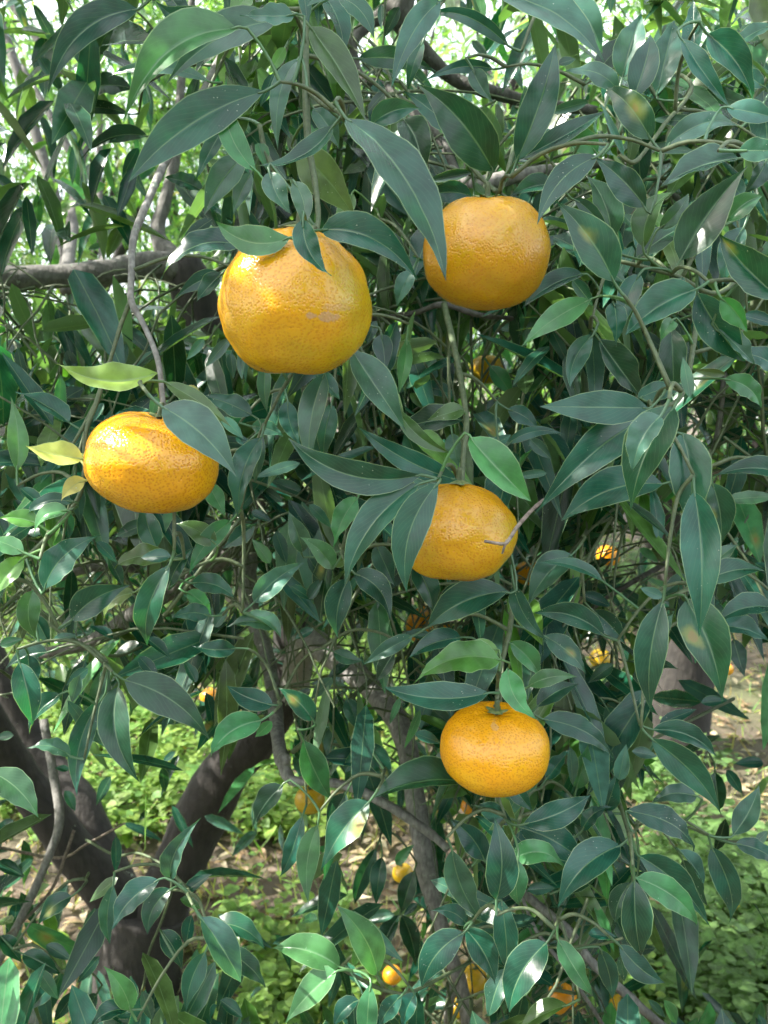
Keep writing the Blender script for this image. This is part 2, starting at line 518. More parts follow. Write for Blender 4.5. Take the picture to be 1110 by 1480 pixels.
def build_weeds():
    bulk = Bulk([0, 0.3, 0.65, 1])
    B, D, Nn, Ln, Wd, T = [], [], [], [], [], []
    n = 0
    tries = 0
    while n < 15000 and tries < 30000:
        tries += 1
        y = 1.2 + 9.0 * rng.random() ** 1.4
        x = rng.uniform(-0.62 * y - 0.5, 0.62 * y + 0.5)
        patch = mnoise.noise(Vector((x * 0.9 + 7, y * 0.9, 2.0))) + 0.5 * mnoise.noise(Vector((x * 2.7, y * 2.7, 9.0)))
        bias = -0.05
        if x < 0.1 and y > 2.45: bias = 0.45                     # lush strip beyond the trunk
        if x > 0.6: bias = -0.06 if not (x > .75 and y < 2.35) else .22
        if x < 0.45 and y < 2.3: bias = -0.5            # bare soil under the branches
        if patch + bias < rng.uniform(-0.1, 0.35): continue
        k = rng.integers(6, 13)
        hgt = rng.uniform(0.03, 0.12) if rng.random() < .7 else rng.uniform(.1, .24)
        z0 = ground_z(x, y)
        big = rng.uniform(0.012, 0.034) if rng.random() < .75 else rng.uniform(.035, .06)
        tone = rng.uniform(0, 1)
        c = np.array([0.075, 0.165, 0.030]) * (1 - tone) + np.array([0.15, 0.215, 0.035]) * tone
        if x > 0.6: c = np.array([0.075, 0.140, 0.040]) * (0.7 + 0.6 * tone)
        for j in range(k):
            a = j * 2.4 + rng.uniform(-0.4, 0.4)
            h = hgt * (0.25 + 0.75 * (j + 1) / k)
            el = rng.uniform(0.0, 0.6)
            d = np.array([math.cos(a) * math.cos(el), math.sin(a) * math.cos(el), math.sin(el)])
            B.append((x + d[0] * 0.012 + rng.normal(0, 0.02), y + d[1] * 0.012 + rng.normal(0, 0.02), z0 + h))
            D.append(d); Nn.append((rng.normal(0, .25), rng.normal(0, .25), 1.0))
            ln = big * rng.uniform(0.6, 1.2)
            Ln.append(ln); Wd.append(ln * rng.uniform(0.55, 0.8)); T.append((*(c * rng.uniform(0.75, 1.25)), 1.0))
        n += 1
    bulk.add(np.array(B), np.array(D), np.array(Nn), np.array(Ln), np.array(Wd), np.array(T), 0.15, 0.25, ovate)
    # grass blades
    m = 5000
    y = 1.2 + 6 * rng.random(m) ** 1.3; x = rng.uniform(-0.6, 0.6, m) * y
    z = np.array([ground_z(a, b) for a, b in zip(x, y)])
    d = np.stack([rng.normal(0, .5, m), rng.normal(0, .5, m), np.ones(m)], 1)
    tt = np.stack([rng.uniform(.1, .28, m), rng.uniform(.16, .27, m), rng.uniform(.03, .09, m), np.ones(m)], 1)
    bulk.add(np.stack([x, y, z], 1), d, rng.normal(0, 1, (m, 3)), rng.uniform(.04, .14, m), 0.005, tt, 0.1, 0.4)
    o = bulk.build('weeds', M_WEED)
    tag(o, 'low yellow-green weeds and grass covering the orchard floor', 'weeds', kind='stuff')
    # litter
    lit = Bulk([0, 0.3, 0.65, 1])
    m = 11000
    y = 1.1 + 6 * rng.random(m) ** 1.3; x = rng.uniform(-0.62, 0.62, m) * y
    z = np.array([ground_z(a, b) for a, b in zip(x, y)]) + rng.uniform(0.004, 0.02, m)
    a = rng.uniform(0, 6.28, m)
    d = np.stack([np.cos(a), np.sin(a), rng.normal(0, .2, m)], 1)
    nn = np.stack([rng.normal(0, .35, m), rng.normal(0, .35, m), np.ones(m)], 1)
    base = np.array([[.20, .13, .08], [.30, .22, .14], [.11, .07, .045], [.36, .30, .22]])[rng.integers(0, 4, m)]
    tt = np.concatenate([base * rng.uniform(.7, 1.25, (m, 1)), np.ones((m, 1))], 1)
    lit.add(np.stack([x, y, z], 1), d, nn, rng.uniform(.035, .08, m), rng.uniform(.012, .028, m), tt, 0.5, 0.2)
    o = lit.build('leaf_litter', M_WEED)
    tag(o, 'dry brown fallen leaves scattered on the bare soil', 'leaf litter', kind='stuff')


build_weeds()

# ------------------------------------------------------------------ shoots
def shoot_set(starts, dirs, lens, nleaf, lsize, tintfun, bulk, sticks=None, reject=None, rad=0.0016, hang=0.55, stick_every=1, stick_reject=None):
    p = np.array(starts, float); d = unit(np.array(dirs, float)); Q = len(p); lens = np.asarray(lens)
    steps = 6
    path = np.zeros((Q, steps + 1, 3)); path[:, 0] = p
    for k in range(steps):
        d = unit(d + np.stack([rng.normal(0, .13, Q), rng.normal(0, .13, Q), -0.16 + rng.normal(0, .1, Q)], 1))
        path[:, k + 1] = path[:, k] + d * (lens / steps)[:, None]
    if sticks is not None:
        sel = np.arange(Q) % stick_every == 0
        if stick_reject is not None:
            sel &= ~stick_reject(path.reshape(-1, 3)).reshape(Q, -1).any(1)
        if sel.any(): sticks.add_batch(path[sel], np.linspace(rad, rad * .45, steps + 1))
    tn = unit(np.gradient(path, axis=1))
    nl = np.asarray(nleaf).astype(int)
    q = np.repeat(np.arange(Q), nl)
    j = np.concatenate([np.arange(n) for n in nl]) if Q else np.zeros(0)
    m = len(q)
    t = (j + .6) / nl[q] * steps
    i = np.minimum(t.astype(int), steps - 1); fr = (t - i)[:, None]
    b = path[q, i] * (1 - fr) + path[q, i + 1] * fr
    tg = tn[q, i]
    an = rng.uniform(0, 6.28, Q)[q] + 2.4 * j
    s1 = unit(np.cross(tg, np.array([.3, .2, 1.0]))); s2 = np.cross(tg, s1)
    rdl = np.cos(an)[:, None] * s1 + np.sin(an)[:, None] * s2
    dl = .55 * tg + .75 * rdl + rng.normal(0, .15, (m, 3)); dl[:, 2] -= hang * rng.uniform(.3, 1.3, m)
    dl = unit(dl)
    nr = unit(np.array([0, -.45, 1.0]) + .35 * rdl + rng.normal(0, .42, (m, 3)))
    ln = lsize * rng.uniform(.55, 1.22, m)
    wd = ln * rng.uniform(.22, .36, m)
    T = tintfun(m)
    B = b + dl * .008
    if reject is not None:
        keep = ~reject(B + dl * ln[:, None] * .5, ln)
        B, dl, nr, ln, wd, T = (z[keep] for z in (B, dl, nr, ln, wd, T))
    m = len(B)
    if m:
        bulk.add(B, dl, nr, ln, wd, T, rng.uniform(.05, .7, m), rng.uniform(-.04, .32, m))


def pick_tints(m, table, probs, lo, hi, spot=0.0):
    c = np.array(table)[rng.choice(len(table), m, p=probs)]
    c = c * rng.uniform(lo, hi, (m, 1)) * rng.uniform(.88, 1.14, (m, 3))
    a = np.where(rng.random(m) < spot, rng.uniform(0, .9, m), 1.0)
    return np.concatenate([c, a[:, None]], 1)


def tint_mid(m):
    return pick_tints(m, [TINT[0], TINT[4], TINT[6], TINT[2], TINT[1], TINT[7]], [.46, .15, .10, .12, .09, .08], .65, 1.5, .05)


def tint_far(m):
    return pick_tints(m, [(0.045, 0.110, 0.042), (0.075, 0.150, 0.042), (0.12, 0.175, 0.05), (0.25, 0.22, 0.05)], [.45, .36, .165, .025], .75, 1.3)


# ------------------------------------------------------------------ orchard trees behind
def orchard_tree(x, y, height, rx, zlow, nshoot, label, lean=0.0, seed=0, trunk_r=0.09, limbs=5):
    r = np.random.default_rng(seed)
    z0 = ground_z(x, y) - 0.03
    root = empty('orchard_tree', (x, y, z0))
    tag(root, label, 'tree', 'orchard trees behind the fruiting tree')
    fork = np.array([x + lean * 0.5, y, z0 + 0.62])
    tube('trunk', [(x, y, z0 - .05), (x + lean * .1, y, z0 + .12), (x + lean * .3, y, z0 + .4), tuple(fork)],
         [trunk_r * 1.35, trunk_r * 1.08, trunk_r, trunk_r * 0.95], M_TRUNK, root, 14, 5, 0.12, seed)
    ctr = np.array([x + lean, y, (height + zlow) / 2]); rz = (height - zlow) / 2
    ends = []
    for k in range(limbs):
        a = 2 * math.pi * (k + r.uniform(-.25, .25)) / limbs
        e = ctr + np.array([math.cos(a) * rx * .62, math.sin(a) * rx * .62, rz * r.uniform(.1, .75)])
        m1 = fork * .6 + e * .4 + np.array([math.cos(a) * .12, math.sin(a) * .12, r.uniform(-.12, .1)])
        pts = [fork - np.array([0, 0, .06]), m1, fork * .2 + e * .8 + r.normal(0, .08, 3), e]
        tube('limb', pts, [trunk_r * .62, trunk_r * .45, trunk_r * .25, trunk_r * .1], M_TRUNK, root, 8, 5, 0.1, seed + k)
        ends.append((m1, e))
    sticks = Sticks()
    for k in range(26):
        m1, e = ends[k % limbs]
        t = r.uniform(.1, .9); s = m1 * (1 - t) + e * t
        dirn = unit(np.array([r.normal(0, 1), r.normal(0, 1), r.uniform(.1, 1.4)]))
        pts = np.array([s, s + dirn * .35 + r.normal(0, .05, 3), s + dirn * r.uniform(.5, .9) + r.normal(0, .1, 3)])
        pa, rr = smooth_path(pts, [.014, .009, .004], 4)
        sticks.add(pa, rr, 5)
    bulk = Bulk([0, 0.40, 1])
    st, di = [], []
    while len(st) < nshoot:
        v = r.normal(0, 1, 3); v /= np.linalg.norm(v); rad = r.uniform(.25, 1.0) ** .5
        p = ctr + v * rad * np.array([rx, rx, rz])
        if mnoise.noise(Vector(p * 2.1) + Vector((seed * 3.3, 0, 0))) < r.uniform(-.35, .15): continue
        st.append(p); di.append(unit(v + np.array([0, 0, .5]) + r.normal(0, .4, 3)))
    shoot_set(st, di, r.uniform(.18, .38, nshoot), r.integers(9, 15, nshoot), 0.095, tint_far, bulk, sticks, rad=.0022, stick_every=8)
    sticks.build('branchwork', M_TRUNK, root, (x, y, z0))['kind'] = 'stuff'
    c = bulk.build('crown', M_FAR, root, (x, y, z0)); c['kind'] = 'stuff'
    return root


orchard_tree(-2.5, 5.3, 4.6, 2.0, 0.8, 2500, 'light-leaved orchard tree with slim upright stems above the lichen-spotted limb', 0.1, 21, .08)
orchard_tree(0.25, 5.2, 4.4, 1.7, 0.85, 1300, 'orchard tree behind the middle of the fruiting tree', 0.0, 22, .09)
orchard_tree(1.12, 2.98, 2.7, 1.05, 1.1, 620, 'orchard tree with a stout dark trunk standing on bright weedy ground', 0.1, 23, .11)
orchard_tree(3.0, 5.2, 4.5, 1.7, 0.8, 1200, 'tree at the far edge behind the stout dark trunk', 0.0, 24, .09)
orchard_tree(-4.4, 6.9, 4.8, 1.9, 0.7, 1900, 'orchard tree farther back beyond the slim upright stems', 0.0, 25, .1)
orchard_tree(-1.1, 7.6, 4.9, 1.9, 0.7, 1800, 'far orchard tree seen through the gap above the sunlit weeds', 0.0, 26, .1)
orchard_tree(1.9, 8.0, 5.0, 1.9, 0.7, 1500, 'far orchard tree glimpsed beyond the stout dark trunk', 0.0, 27, .1)

# unseen leafy mass added behind the viewpoint to shape reflections and low sky light
row = Bulk([0, 0.4, 1])
m_ = 9000
rx_ = rng.uniform(-8, 8, m_); rt_ = rng.uniform(0, 1, m_)
ry_ = -3.9 + rng.normal(0, .55, m_)
rz_ = .35 + (2.7 + .5 * np.sin(rx_ * 2.1)) * rt_
row.add(np.stack([rx_, ry_, rz_], 1), rng.normal(0, 1, (m_, 3)) + np.array([0, 0, -.5]), rng.normal(0, .6, (m_, 3)) + np.array([0, .3, 1]), rng.uniform(.16, .26, m_), .085,
        tint_far(m_), .2, .1)
tag(row.build('unseen_leaf_screen', M_FAR), 'unseen leafy screen added behind the viewpoint', 'unseen_leaf_screen', kind='stuff')

# ------------------------------------------------------------------ the fruiting tree
BASE = P(195, 1480, 2.02); BASE = np.array([BASE[0], BASE[1], ground_z(BASE[0], BASE[1]) - 0.03])
tree = empty('mandarin_tree', BASE)
tag(tree, 'fruiting mandarin tree with a dark forked trunk and long glossy drooping leaves', 'tree')

BRANCHES = []          # (world polyline, radius) for attaching and for keeping leaves clear


def branch(name, pts, mat, sides=10, lump=0.10, parent=tree, track=True, seed=0):
    """pts: (px, py, depth, width px) along the branch as seen in the photograph"""
    W = [P(a, b, d) for a, b, d, w in pts]
    R = [0.5 * w / F * d for a, b, d, w in pts]
    o = tube(name, W, R, mat, parent, sides, 5, lump, seed)
    if track: BRANCHES.append((pts, o))
    return o


tr_pts = [tuple(BASE), tuple(P(193, 1440, 2.0)), tuple(P(200, 1370, 2.0)), tuple(P(212, 1310, 2.0))]
k_ = 2.0 / F / 2
tube('trunk', tr_pts, [150 * k_, 128 * k_, 118 * k_, 122 * k_], M_TRUNK, tree, 20, 8, 0.10, 3)
branch('limb', [(215, 1345, 2.0, 84), (245, 1285, 1.98, 78), (285, 1195, 1.95, 74), (320, 1125, 1.9, 72), (362, 1072, 1.85, 66),
                (410, 1010, 1.8, 60), (425, 900, 1.75, 58), (400, 780, 1.72, 58), (370, 660, 1.68, 62), (325, 545, 1.65, 68), (285, 440, 1.62, 66), (262, 375, 1.6, 56)], M_TRUNK, 16, .14, seed=5, track=False)
branch('limb', [(210, 1350, 2.0, 80), (160, 1290, 1.97, 68), (100, 1220, 1.93, 60), (40, 1135, 1.9, 54), (0, 1070, 1.86, 48), (-60, 960, 1.8, 50), (-110, 820, 1.75, 40)], M_TRUNK, 16, .12, seed=8)
branch('limb', [(190, 1330, 2.08, 60), (150, 1240, 2.12, 56), (115, 1160, 2.15, 50), (60, 1090, 2.2, 46), (20, 1020, 2.2, 40), (-30, 900, 2.2, 34)], M_TRUNK, 12, .12, seed=9)
branch('limb', [(300, 425, 1.62, 50), (262, 392, 1.6, 48), (215, 384, 1.58, 40), (150, 394, 1.56, 36), (70, 400, 1.54, 34), (0, 400, 1.52, 34), (-90, 385, 1.5, 30)], M_LIMB, 14, .14, seed=11)
branch('limb', [(258, 385, 1.6, 40), (228, 340, 1.62, 22), (240, 285, 1.64, 18), (255, 220, 1.66, 15), (262, 120, 1.68, 12), (280, -20, 1.7, 10)], M_LIMB, 10, .1, seed=12)
branch('branch', [(345, 760, 1.15, 40), (352, 800, 1.14, 38), (362, 880, 1.1, 26), (385, 945, .98, 22), (396, 1010, .9, 20), (402, 1070, .82, 20), (408, 1100, .8, 21),
                  (422, 1128, .79, 15), (455, 1128, .78, 13), (505, 1137, .78, 14), (545, 1155, .78, 14), (590, 1182, .79, 14), (625, 1207, .8, 13), (648, 1228, .8, 11)], M_GREY, 10, .16, seed=13)
branch('branch', [(425, 1000, 1.7, 42), (440, 930, 1.25, 40), (490, 955, 1.12, 38), (535, 992, 1.05, 36), (570, 1035, 1.0, 34), (590, 1085, .98, 30), (596, 1130, .97, 28), (606, 1185, .96, 30),
                  (614, 1240, .95, 34), (622, 1285, .95, 28), (636, 1330, .95, 22), (652, 1385, .95, 22), (668, 1430, .95, 20), (676, 1490, .95, 18)], M_GREY, 12, .16, seed=14)
branch('branch', [(655, 1425, .95, 15), (650, 1450, .95, 13), (645, 1500, .96, 12)], M_GREY, 8, .1, seed=15)
branch('branch', [(352, 790, 1.15, 34), (310, 812, 1.2, 34), (250, 850, 1.25, 30), (190, 890, 1.3, 26), (130, 928, 1.35, 20), (60, 945, 1.4, 16)], M_LIMB, 10, .12, seed=16)
branch('branch', [(200, 822, 1.3, 14), (150, 818, 1.3, 16), (105, 826, 1.3, 16), (40, 850, 1.35, 13)], M_LIMB, 8, .12, seed=17)
# cut stub with a pale sawn face on the grey branch
branch('branch_stub', [(404, 1082, .80, 19), (410, 1093, .785, 18), (413, 1098, .765, 17)], M_GREY, 10, .08, track=False, seed=18)
branch('branch', [(63, 1040, 1.1, 12), (77, 1119, 1.08, 13), (86, 1186, 1.05, 13), (67, 1246, 1.03, 12), (34, 1319, 1.0, 12), (0, 1385, .98, 12), (-40, 1450, .96, 12)], M_GREY, 8, .14, seed=19)
branch('twig', [(107, 1200, 1.05, 5), (95, 1235, 1.04, 5), (75, 1285, 1.03, 5), (40, 1325, 1.0, 5), (0, 1360, .98, 4)], M_DRY, 6, .1, track=False)
branch('twig', [(0, 1225, 1.1, 4), (85, 1240, 1.1, 4), (125, 1220, 1.08, 4), (180, 1190, 1.05, 3)], M_DRY, 6, .1, track=False)
# stems behind, upper corner
branch('limb', [(-10, 0, 2.3, 12), (33, 127, 2.3, 15), (63, 233, 2.3, 16), (80, 290, 2.28, 17), (86, 375, 2.2, 18), (95, 420, 2.0, 18)], M_LIMB, 8, .1, track=False, seed=31)
branch('limb', [(10, 0, 2.35, 9), (43, 43, 2.35, 10), (77, 90, 2.35, 10), (95, 110, 2.35, 9)], M_LIMB, 8, .1, track=False, seed=32)
branch('limb', [(30, 95, 2.3, 9), (67, 157, 2.3, 10), (107, 230, 2.3, 12), (113, 250, 2.3, 16), (104, 330, 2.25, 18), (96, 400, 2.0, 18)], M_LIMB, 8, .1, track=False, seed=33)
branch('limb', [(118, 80, 2.35, 9), (123, 187, 2.32, 14), (113, 250, 2.3, 16)], M_LIMB, 8, .1, track=False, seed=34)
branch('limb', [(145, 150, 2.4, 8), (143, 240, 2.4, 9), (147, 360, 2.3, 10), (150, 395, 2.0, 10)], M_LIMB, 8, .1, track=False, seed=35)
branch('limb', [(585, -20, 1.0, 38), (578, 20, 1.0, 40), (600, 60, 1.02, 26), (650, 110, 1.05, 20), (700, 130, 1.05, 20), (780, 150, 1.1, 17), (860, 160, 1.15, 14)], M_LIMB, 10, .14, seed=36)
branch('limb', [(575, 15, 1.0, 32), (540, 30, 1.0, 20), (510, 60, .98, 16), (520, 110, .97, 15), (560, 128, .95, 14), (600, 165, .93, 13), (640, 208, .9, 13), (668, 275, .85, 12), (676, 330, .82, 10)], M_LIMB, 8, .14, seed=37)
branch('branch', [(650, 250, .80, 22), (690, 266, .78, 26), (730, 258, .78, 22), (800, 245, .8, 16), (900, 240, .85, 12), (1000, 300, .9, 9)], M_GREY, 10, .14, seed=38)
branch('twig', [(480, 470, .8, 6), (545, 460, .75, 8), (600, 452, .68, 8), (640, 440, .64, 9), (690, 455, .66, 8), (740, 460, .7, 6)], M_LIMB, 8, .2, seed=39)
branch('branch', [(300, 640, 1.4, 14), (390, 605, 1.3, 16), (460, 582, 1.25, 15), (540, 590, 1.25, 12), (600, 600, 1.3, 9)], M_LIMB, 8, .14, track=False, seed=40)
branch('twig', [(505, 590, 1.2, 8), (512, 640, 1.18, 7), (518, 690, 1.15, 6)], M_LIMB, 6, .1, track=False)
branch('branch', [(985, 540, 1.25, 16), (1023, 578, 1.25, 15), (1077, 602, 1.25, 14), (1098, 660, 1.25, 12), (1110, 720, 1.25, 10)], M_TRUNK, 8, .15, track=False, seed=41)
branch('branch', [(940, 480, 1.2, 8), (955, 520, 1.2, 10), (930, 550, 1.2, 11), (900, 590, 1.2, 12)], M_TRUNK, 8, .15, track=False, seed=42)
branch('twig', [(1046, 540, .8, 8), (1042, 590, .8, 8), (1036, 630, .8, 8), (1027, 660, .78, 7), (1022, 700, .76, 6), (1025, 740, .76, 4)], M_GREY, 8, .2, seed=43)
branch('twig', [(1000, 690, .76, 4), (1022, 686, .76, 5), (1060, 678, .76, 4)], M_DRY, 6, .2, track=False)
branch('twig', [(985, 790, .95, 6), (965, 812, .93, 8), (920, 838, .9, 8), (880, 862, .9, 7), (848, 886, .9, 6)], M_LIMB, 6, .15, seed=44)
branch('branch', [(745, 1270, .9, 8), (762, 1295, .85, 12), (820, 1343, .82, 13), (853, 1388, .8, 13), (900, 1433, .8, 13), (965, 1490, .8, 13)], M_GREY, 8, .16, seed=45)
branch('twig', [(752, 1290, .85, 5), (775, 1345, .84, 6), (810, 1390, .83, 6), (845, 1440, .82, 6), (880, 1495, .82, 6)], M_GREY, 6, .12, seed=46)

# leafy twigs close to the camera: (px, py, depth, width px)
TW = [
    [(436, -40, .50, 13), (440, 40, .49, 12), (442, 120, .48, 11), (445, 200, .47, 11), (455, 262, .455, 9), (460, 312, .44, 8), (457, 338, .432, 7)],
    [(375, 180, .46, 7), (384, 220, .46, 8), (403, 256, .455, 9), (430, 283, .45, 8), (456, 286, .45, 7)],
    [(442, 130, .48, 6), (470, 153, .46, 7), (490, 162, .43, 7), (498, 172, .41, 6)],
    [(340, 40, .78, 13), (300, 122, .72, 12), (262, 195, .66, 12), (240, 232, .62, 12), (213, 292, .57, 11), (193, 345, .54, 11), (190, 400, .52, 10), (190, 436, .51, 10),
     (208, 470, .50, 8), (228, 520, .48, 8), (235, 575, .47, 8), (238, 605, .465, 7)],
    [(190, 432, .51, 8), (177, 463, .51, 7), (163, 508, .505, 6), (140, 580, .50, 8), (124, 625, .49, 7), (122, 680, .49, 7), (112, 722, .49, 7), (75, 770, .48, 7), (38, 806, .48, 7), (-10, 850, .48, 6)],
    [(140, 580, .50, 6), (118, 620, .49, 5), (100, 650, .47, 4)],
    [(642, 440, .63, 10), (656, 500, .58, 9), (668, 560, .54, 9), (674, 610, .52, 9), (670, 655, .51, 8), (667, 702, .50, 8)],
    [(725, 765, .49, 5), (742, 832, .57, 7), (741, 870, .565, 8), (735, 920, .555, 8), (722, 970, .54, 7), (718, 1018, .53, 7)],
    [(1012, 430, .56, 8), (1002, 500, .53, 8), (992, 556, .51, 7), (974, 583, .50, 7), (940, 590, .50, 6)],
    [(1100, 360, .62, 7), (1040, 423, .58, 7), (973, 397, .56, 7), (893, 377, .55, 6)],
    [(680, 1390, .72, 5), (612, 1426, .66, 5), (583, 1436, .64, 5), (550, 1429, .63, 6), (515, 1412, .61, 5), (492, 1399, .6, 5)],
    [(1035, 820, .60, 7), (1010, 842, .55, 7), (985, 856, .52, 6), (958, 868, .50, 5)],
    [(872, 1060, .72, 6), (890, 1140, .67, 6), (900, 1176, .64, 6), (912, 1219, .62, 6), (915, 1275, .61, 5)],
    [(1140, 1210, .8, 5), (1062, 1217, .78, 5), (1027, 1208, .76, 4), (995, 1195, .75, 4)],
    [(718, 1330, .68, 6), (722, 1280, .64, 6), (735, 1235, .6, 5), (750, 1188, .58, 4)],
    [(753, 1370, .72, 4), (803, 1369, .66, 4), (860, 1366, .63, 4), (900, 1356, .61, 4)],
    [(640, 900, .9, 6), (585, 945, .82, 7), (533, 986, .78, 7), (475, 1040, .74, 7), (423, 1087, .76, 7)],
    [(350, 745, .62, 6), (317, 788, .61, 6), (275, 842, .61, 6), (238, 890, .62, 5)],
    [(30, 870, .68, 5), (55, 886, .67, 6), (95, 918, .66, 6), (160, 948, .68, 5), (205, 935, .7, 5)],
    [(180, 1490, .8, 4), (207, 1426, .8, 4), (214, 1380, .79, 4), (232, 1335, .78, 4), (248, 1284, .76, 4), (238, 1253, .77, 4), (200, 1233, .8, 4), (167, 1236, .84, 4), (125, 1214, .9, 4)],
    [(757, 190, .56, 7), (742, 215, .54, 7), (733, 250, .52, 7), (722, 278, .505, 7)],
    [(660, 208, .58, 6), (683, 243, .54, 7), (705, 266, .52, 6), (716, 277, .51, 6)],
    [(960, 95, .62, 6), (1000, 125, .58, 6), (960, 180, .55, 6), (935, 215, .53, 6), (915, 235, .52, 7), (895, 222, .52, 6)],
    [(1060, 1010, .85, 5), (960, 1060, .72, 5), (942, 1070, .66, 5)],
    [(245, 1286, .76, 4), (268, 1290, .74, 4), (285, 1320, .72, 4), (288, 1335, .72, 3)],
]
TWIGS = []
for q, pts in enumerate(TW):
    mat = M_GREY if q == 3 else M_TWIG
    o = branch('twig', pts, mat, 8, .12, track=False, seed=60 + q)
    wp, _ = smooth_path([P(a, b, d) for a, b, d, w in pts], [1] * len(pts), 6)
    TWIGS.append((wp, o))
dead = branch('twig', [(786, 722, .465, 5), (768, 738, .445, 6), (747, 762, .43, 6), (737, 778, .425, 6), (728, 786, .424, 5), (700, 782, .425, 4)], M_DRY, 8, .25, track=False, seed=90)
branch('twig', [(733, 780, .424, 4), (729, 790, .424, 4), (726, 800, .426, 3)], M_DRY, 6, .2, track=False, seed=91)

# ------------------------------------------------------------------ fruit
def mandarin(px, py, d, hw, hh, mat, label, tilt=0.0, yaw=0.0, neck=0.0, flat=0.1, group=None, stem=True, res=(40, 56), seed=0, lumps=0.02, fwd=0.0):
    c = P(px, py, d)
    R, Hh = hw / F * d, hh / F * d
    root = empty('mandarin', c)
    tag(root, label, 'mandarin', group)
    rot = Matrix.Rotation(tilt, 3, 'Y') @ Matrix.Rotation(-fwd, 3, 'X') @ Matrix.Rotation(yaw, 3, 'Z')
    na, nb = res
    V, Fc = [], []
    for i in range(na + 1):
        th = math.pi * i / na
        for j in range(nb):
            ph = 2 * math.pi * j / nb
            sr = math.sin(th) ** (1 - flat) if 0 < i < na else 0.0
            z = math.cos(th)
            z = math.copysign(abs(z) ** (1 - 0.25 * flat), z)
            z -= 0.13 * math.exp(-(th / 0.20) ** 2) if neck == 0 else -neck * math.exp(-(th / 0.5) ** 2)
            z += 0.10 * math.exp(-((math.pi - th) / 0.22) ** 2)
            x, y = sr * math.cos(ph), sr * math.sin(ph)
            q = Vector((x, y, z))
            k = 1 + lumps * mnoise.noise(q * 1.6 + Vector((seed, 3, 1))) + lumps * .45 * mnoise.noise(q * 4 + Vector((1, seed, 1)))
            # faint ridges running to the stalk
            k *= 1 - 0.018 * math.exp(-(th / 0.5) ** 2) * (0.5 + 0.5 * math.cos(9 * ph))
            V.append((R * x * k, R * y * k, Hh * z * k))
    for i in range(na):
        for j in range(nb):
            j2 = (j + 1) % nb
            Fc.append((i * nb + j, (i + 1) * nb + j, (i + 1) * nb + j2, i * nb + j2))
    V = np.array([rot @ Vector(v) for v in V])
    # the peel keeps its own tilted axes so that the colouring follows the fruit
    me = bpy.data.meshes.new('peel')
    me.from_pydata([tuple(v) for v in V], [], Fc)
    me.polygons.foreach_set('use_smooth', [True] * len(me.polygons))
    me.materials.append(mat)
    pe = bpy.data.objects.new('peel', me); COL.objects.link(pe); place(pe, c, root)
    top = 1 - (0.13 if neck == 0 else -neck)
    # calyx: five-lobed green button
    CV, CF = [(0, 0, Hh * top + 0.0022)], []
    nl = 30
    for ring, (rr, zz) in enumerate(((0.0022, .0024), (0.0045, .0016), (0.0062, .0006))):
        for j in range(nl):
            a = 2 * math.pi * j / nl
            lobe = 1 + (0.32 * ring / 2) * math.cos(5 * a)
            r2 = rr * lobe * (R / .037)
            zr = Hh * (top + (0.13 * (1 - math.exp(-(r2 / R / 0.20) ** 2)) if neck == 0 else -neck * (1 - math.exp(-(r2 / R / .5) ** 2)))) + zz
            CV.append((r2 * math.cos(a), r2 * math.sin(a), zr))
    for j in range(nl):
        j2 = (j + 1) % nl
        CF.append((0, 1 + j, 1 + j2))
        for ring in range(2):
            a, b = 1 + ring * nl + j, 1 + ring * nl + j2
            CF.append((a, a + nl, b + nl, b))
    CV = np.array([rot @ Vector(v) for v in CV])
    mesh_object('calyx', CV + c, CF, M_CALYX, root, c + CV[0])
    if stem:
        t0 = np.array(rot @ Vector((0, 0, Hh * top)))
        t1 = np.array(rot @ Vector((0.0005, 0.0, Hh * top + 0.010 * R / .037)))
        tube('stalk', [tuple(c + t0), tuple(c + t0 * .6 + t1 * .4), tuple(c + t1)], [.0019, .0016, .0015], M_TWIG, root, 7, 3, .1)
    return root


OR, YE = (0.66, 0.262, 0.008), (0.60, 0.315, 0.010)
f1 = peel_material('peel_scarred', (0.58, 0.275, 0.004), (0.50, 0.30, 0.005), 0.75, (0.9, -0.3, -0.35),
                   scars=((0.0165, -0.034, -0.0075, .011, .012, .0028, .8), (0.021, -0.028, -0.003, .010, .012, .002, .35)), spots=.28)
f2 = peel_material('peel_amber', (0.47, 0.215, 0.003), (0.43, 0.245, 0.003), 0.25, (0, -.5, .3), spots=.3)
f3 = peel_material('peel_bright', (0.60, 0.265, 0.004), (0.56, 0.315, 0.005), 0, spots=.62)
f4 = peel_material('peel_yellowing', (0.51, 0.248, 0.004), (0.46, 0.288, 0.004), 0.7, (0.8, -.2, -.55), spots=.45)
f5 = peel_material('peel_deep', (0.65, 0.29, 0.003), (0.60, 0.335, 0.004), 0.15, (.9, 0, -.4),
                   scars=((-0.003, -0.018, 0.0235, .0028, .006, .003, .55),), spots=.45)
ff = peel_material('peel_far', (0.66, 0.25, 0.008), (0.60, 0.31, 0.010), 0.2, spots=.15)
fy = peel_material('peel_far_yellow', (0.55, 0.33, 0.012), (0.45, 0.33, 0.015), 0.4, spots=.15)
mandarin(427, 442, .43, 109, 103, f1, 'largest mandarin, with a brown scar and a greenish side, under a curled leaf', 0.06, 0, 0.03, 0.10, seed=1, res=(64, 88), lumps=.05)
mandarin(702, 366, .49, 92, 81, f2, 'amber mandarin half covered by the tip of the longest pointed leaf', -0.02, .4, 0, 0.12, seed=2, res=(64, 88), fwd=-0.2, lumps=.03)
mandarin(220, 668, .46, 95, 71, f3, 'bright mandarin hanging beside two small yellow leaves, capped by a pale leaf', 0.20, 0, 0, 0.14, seed=3, res=(64, 88), lumps=.03)
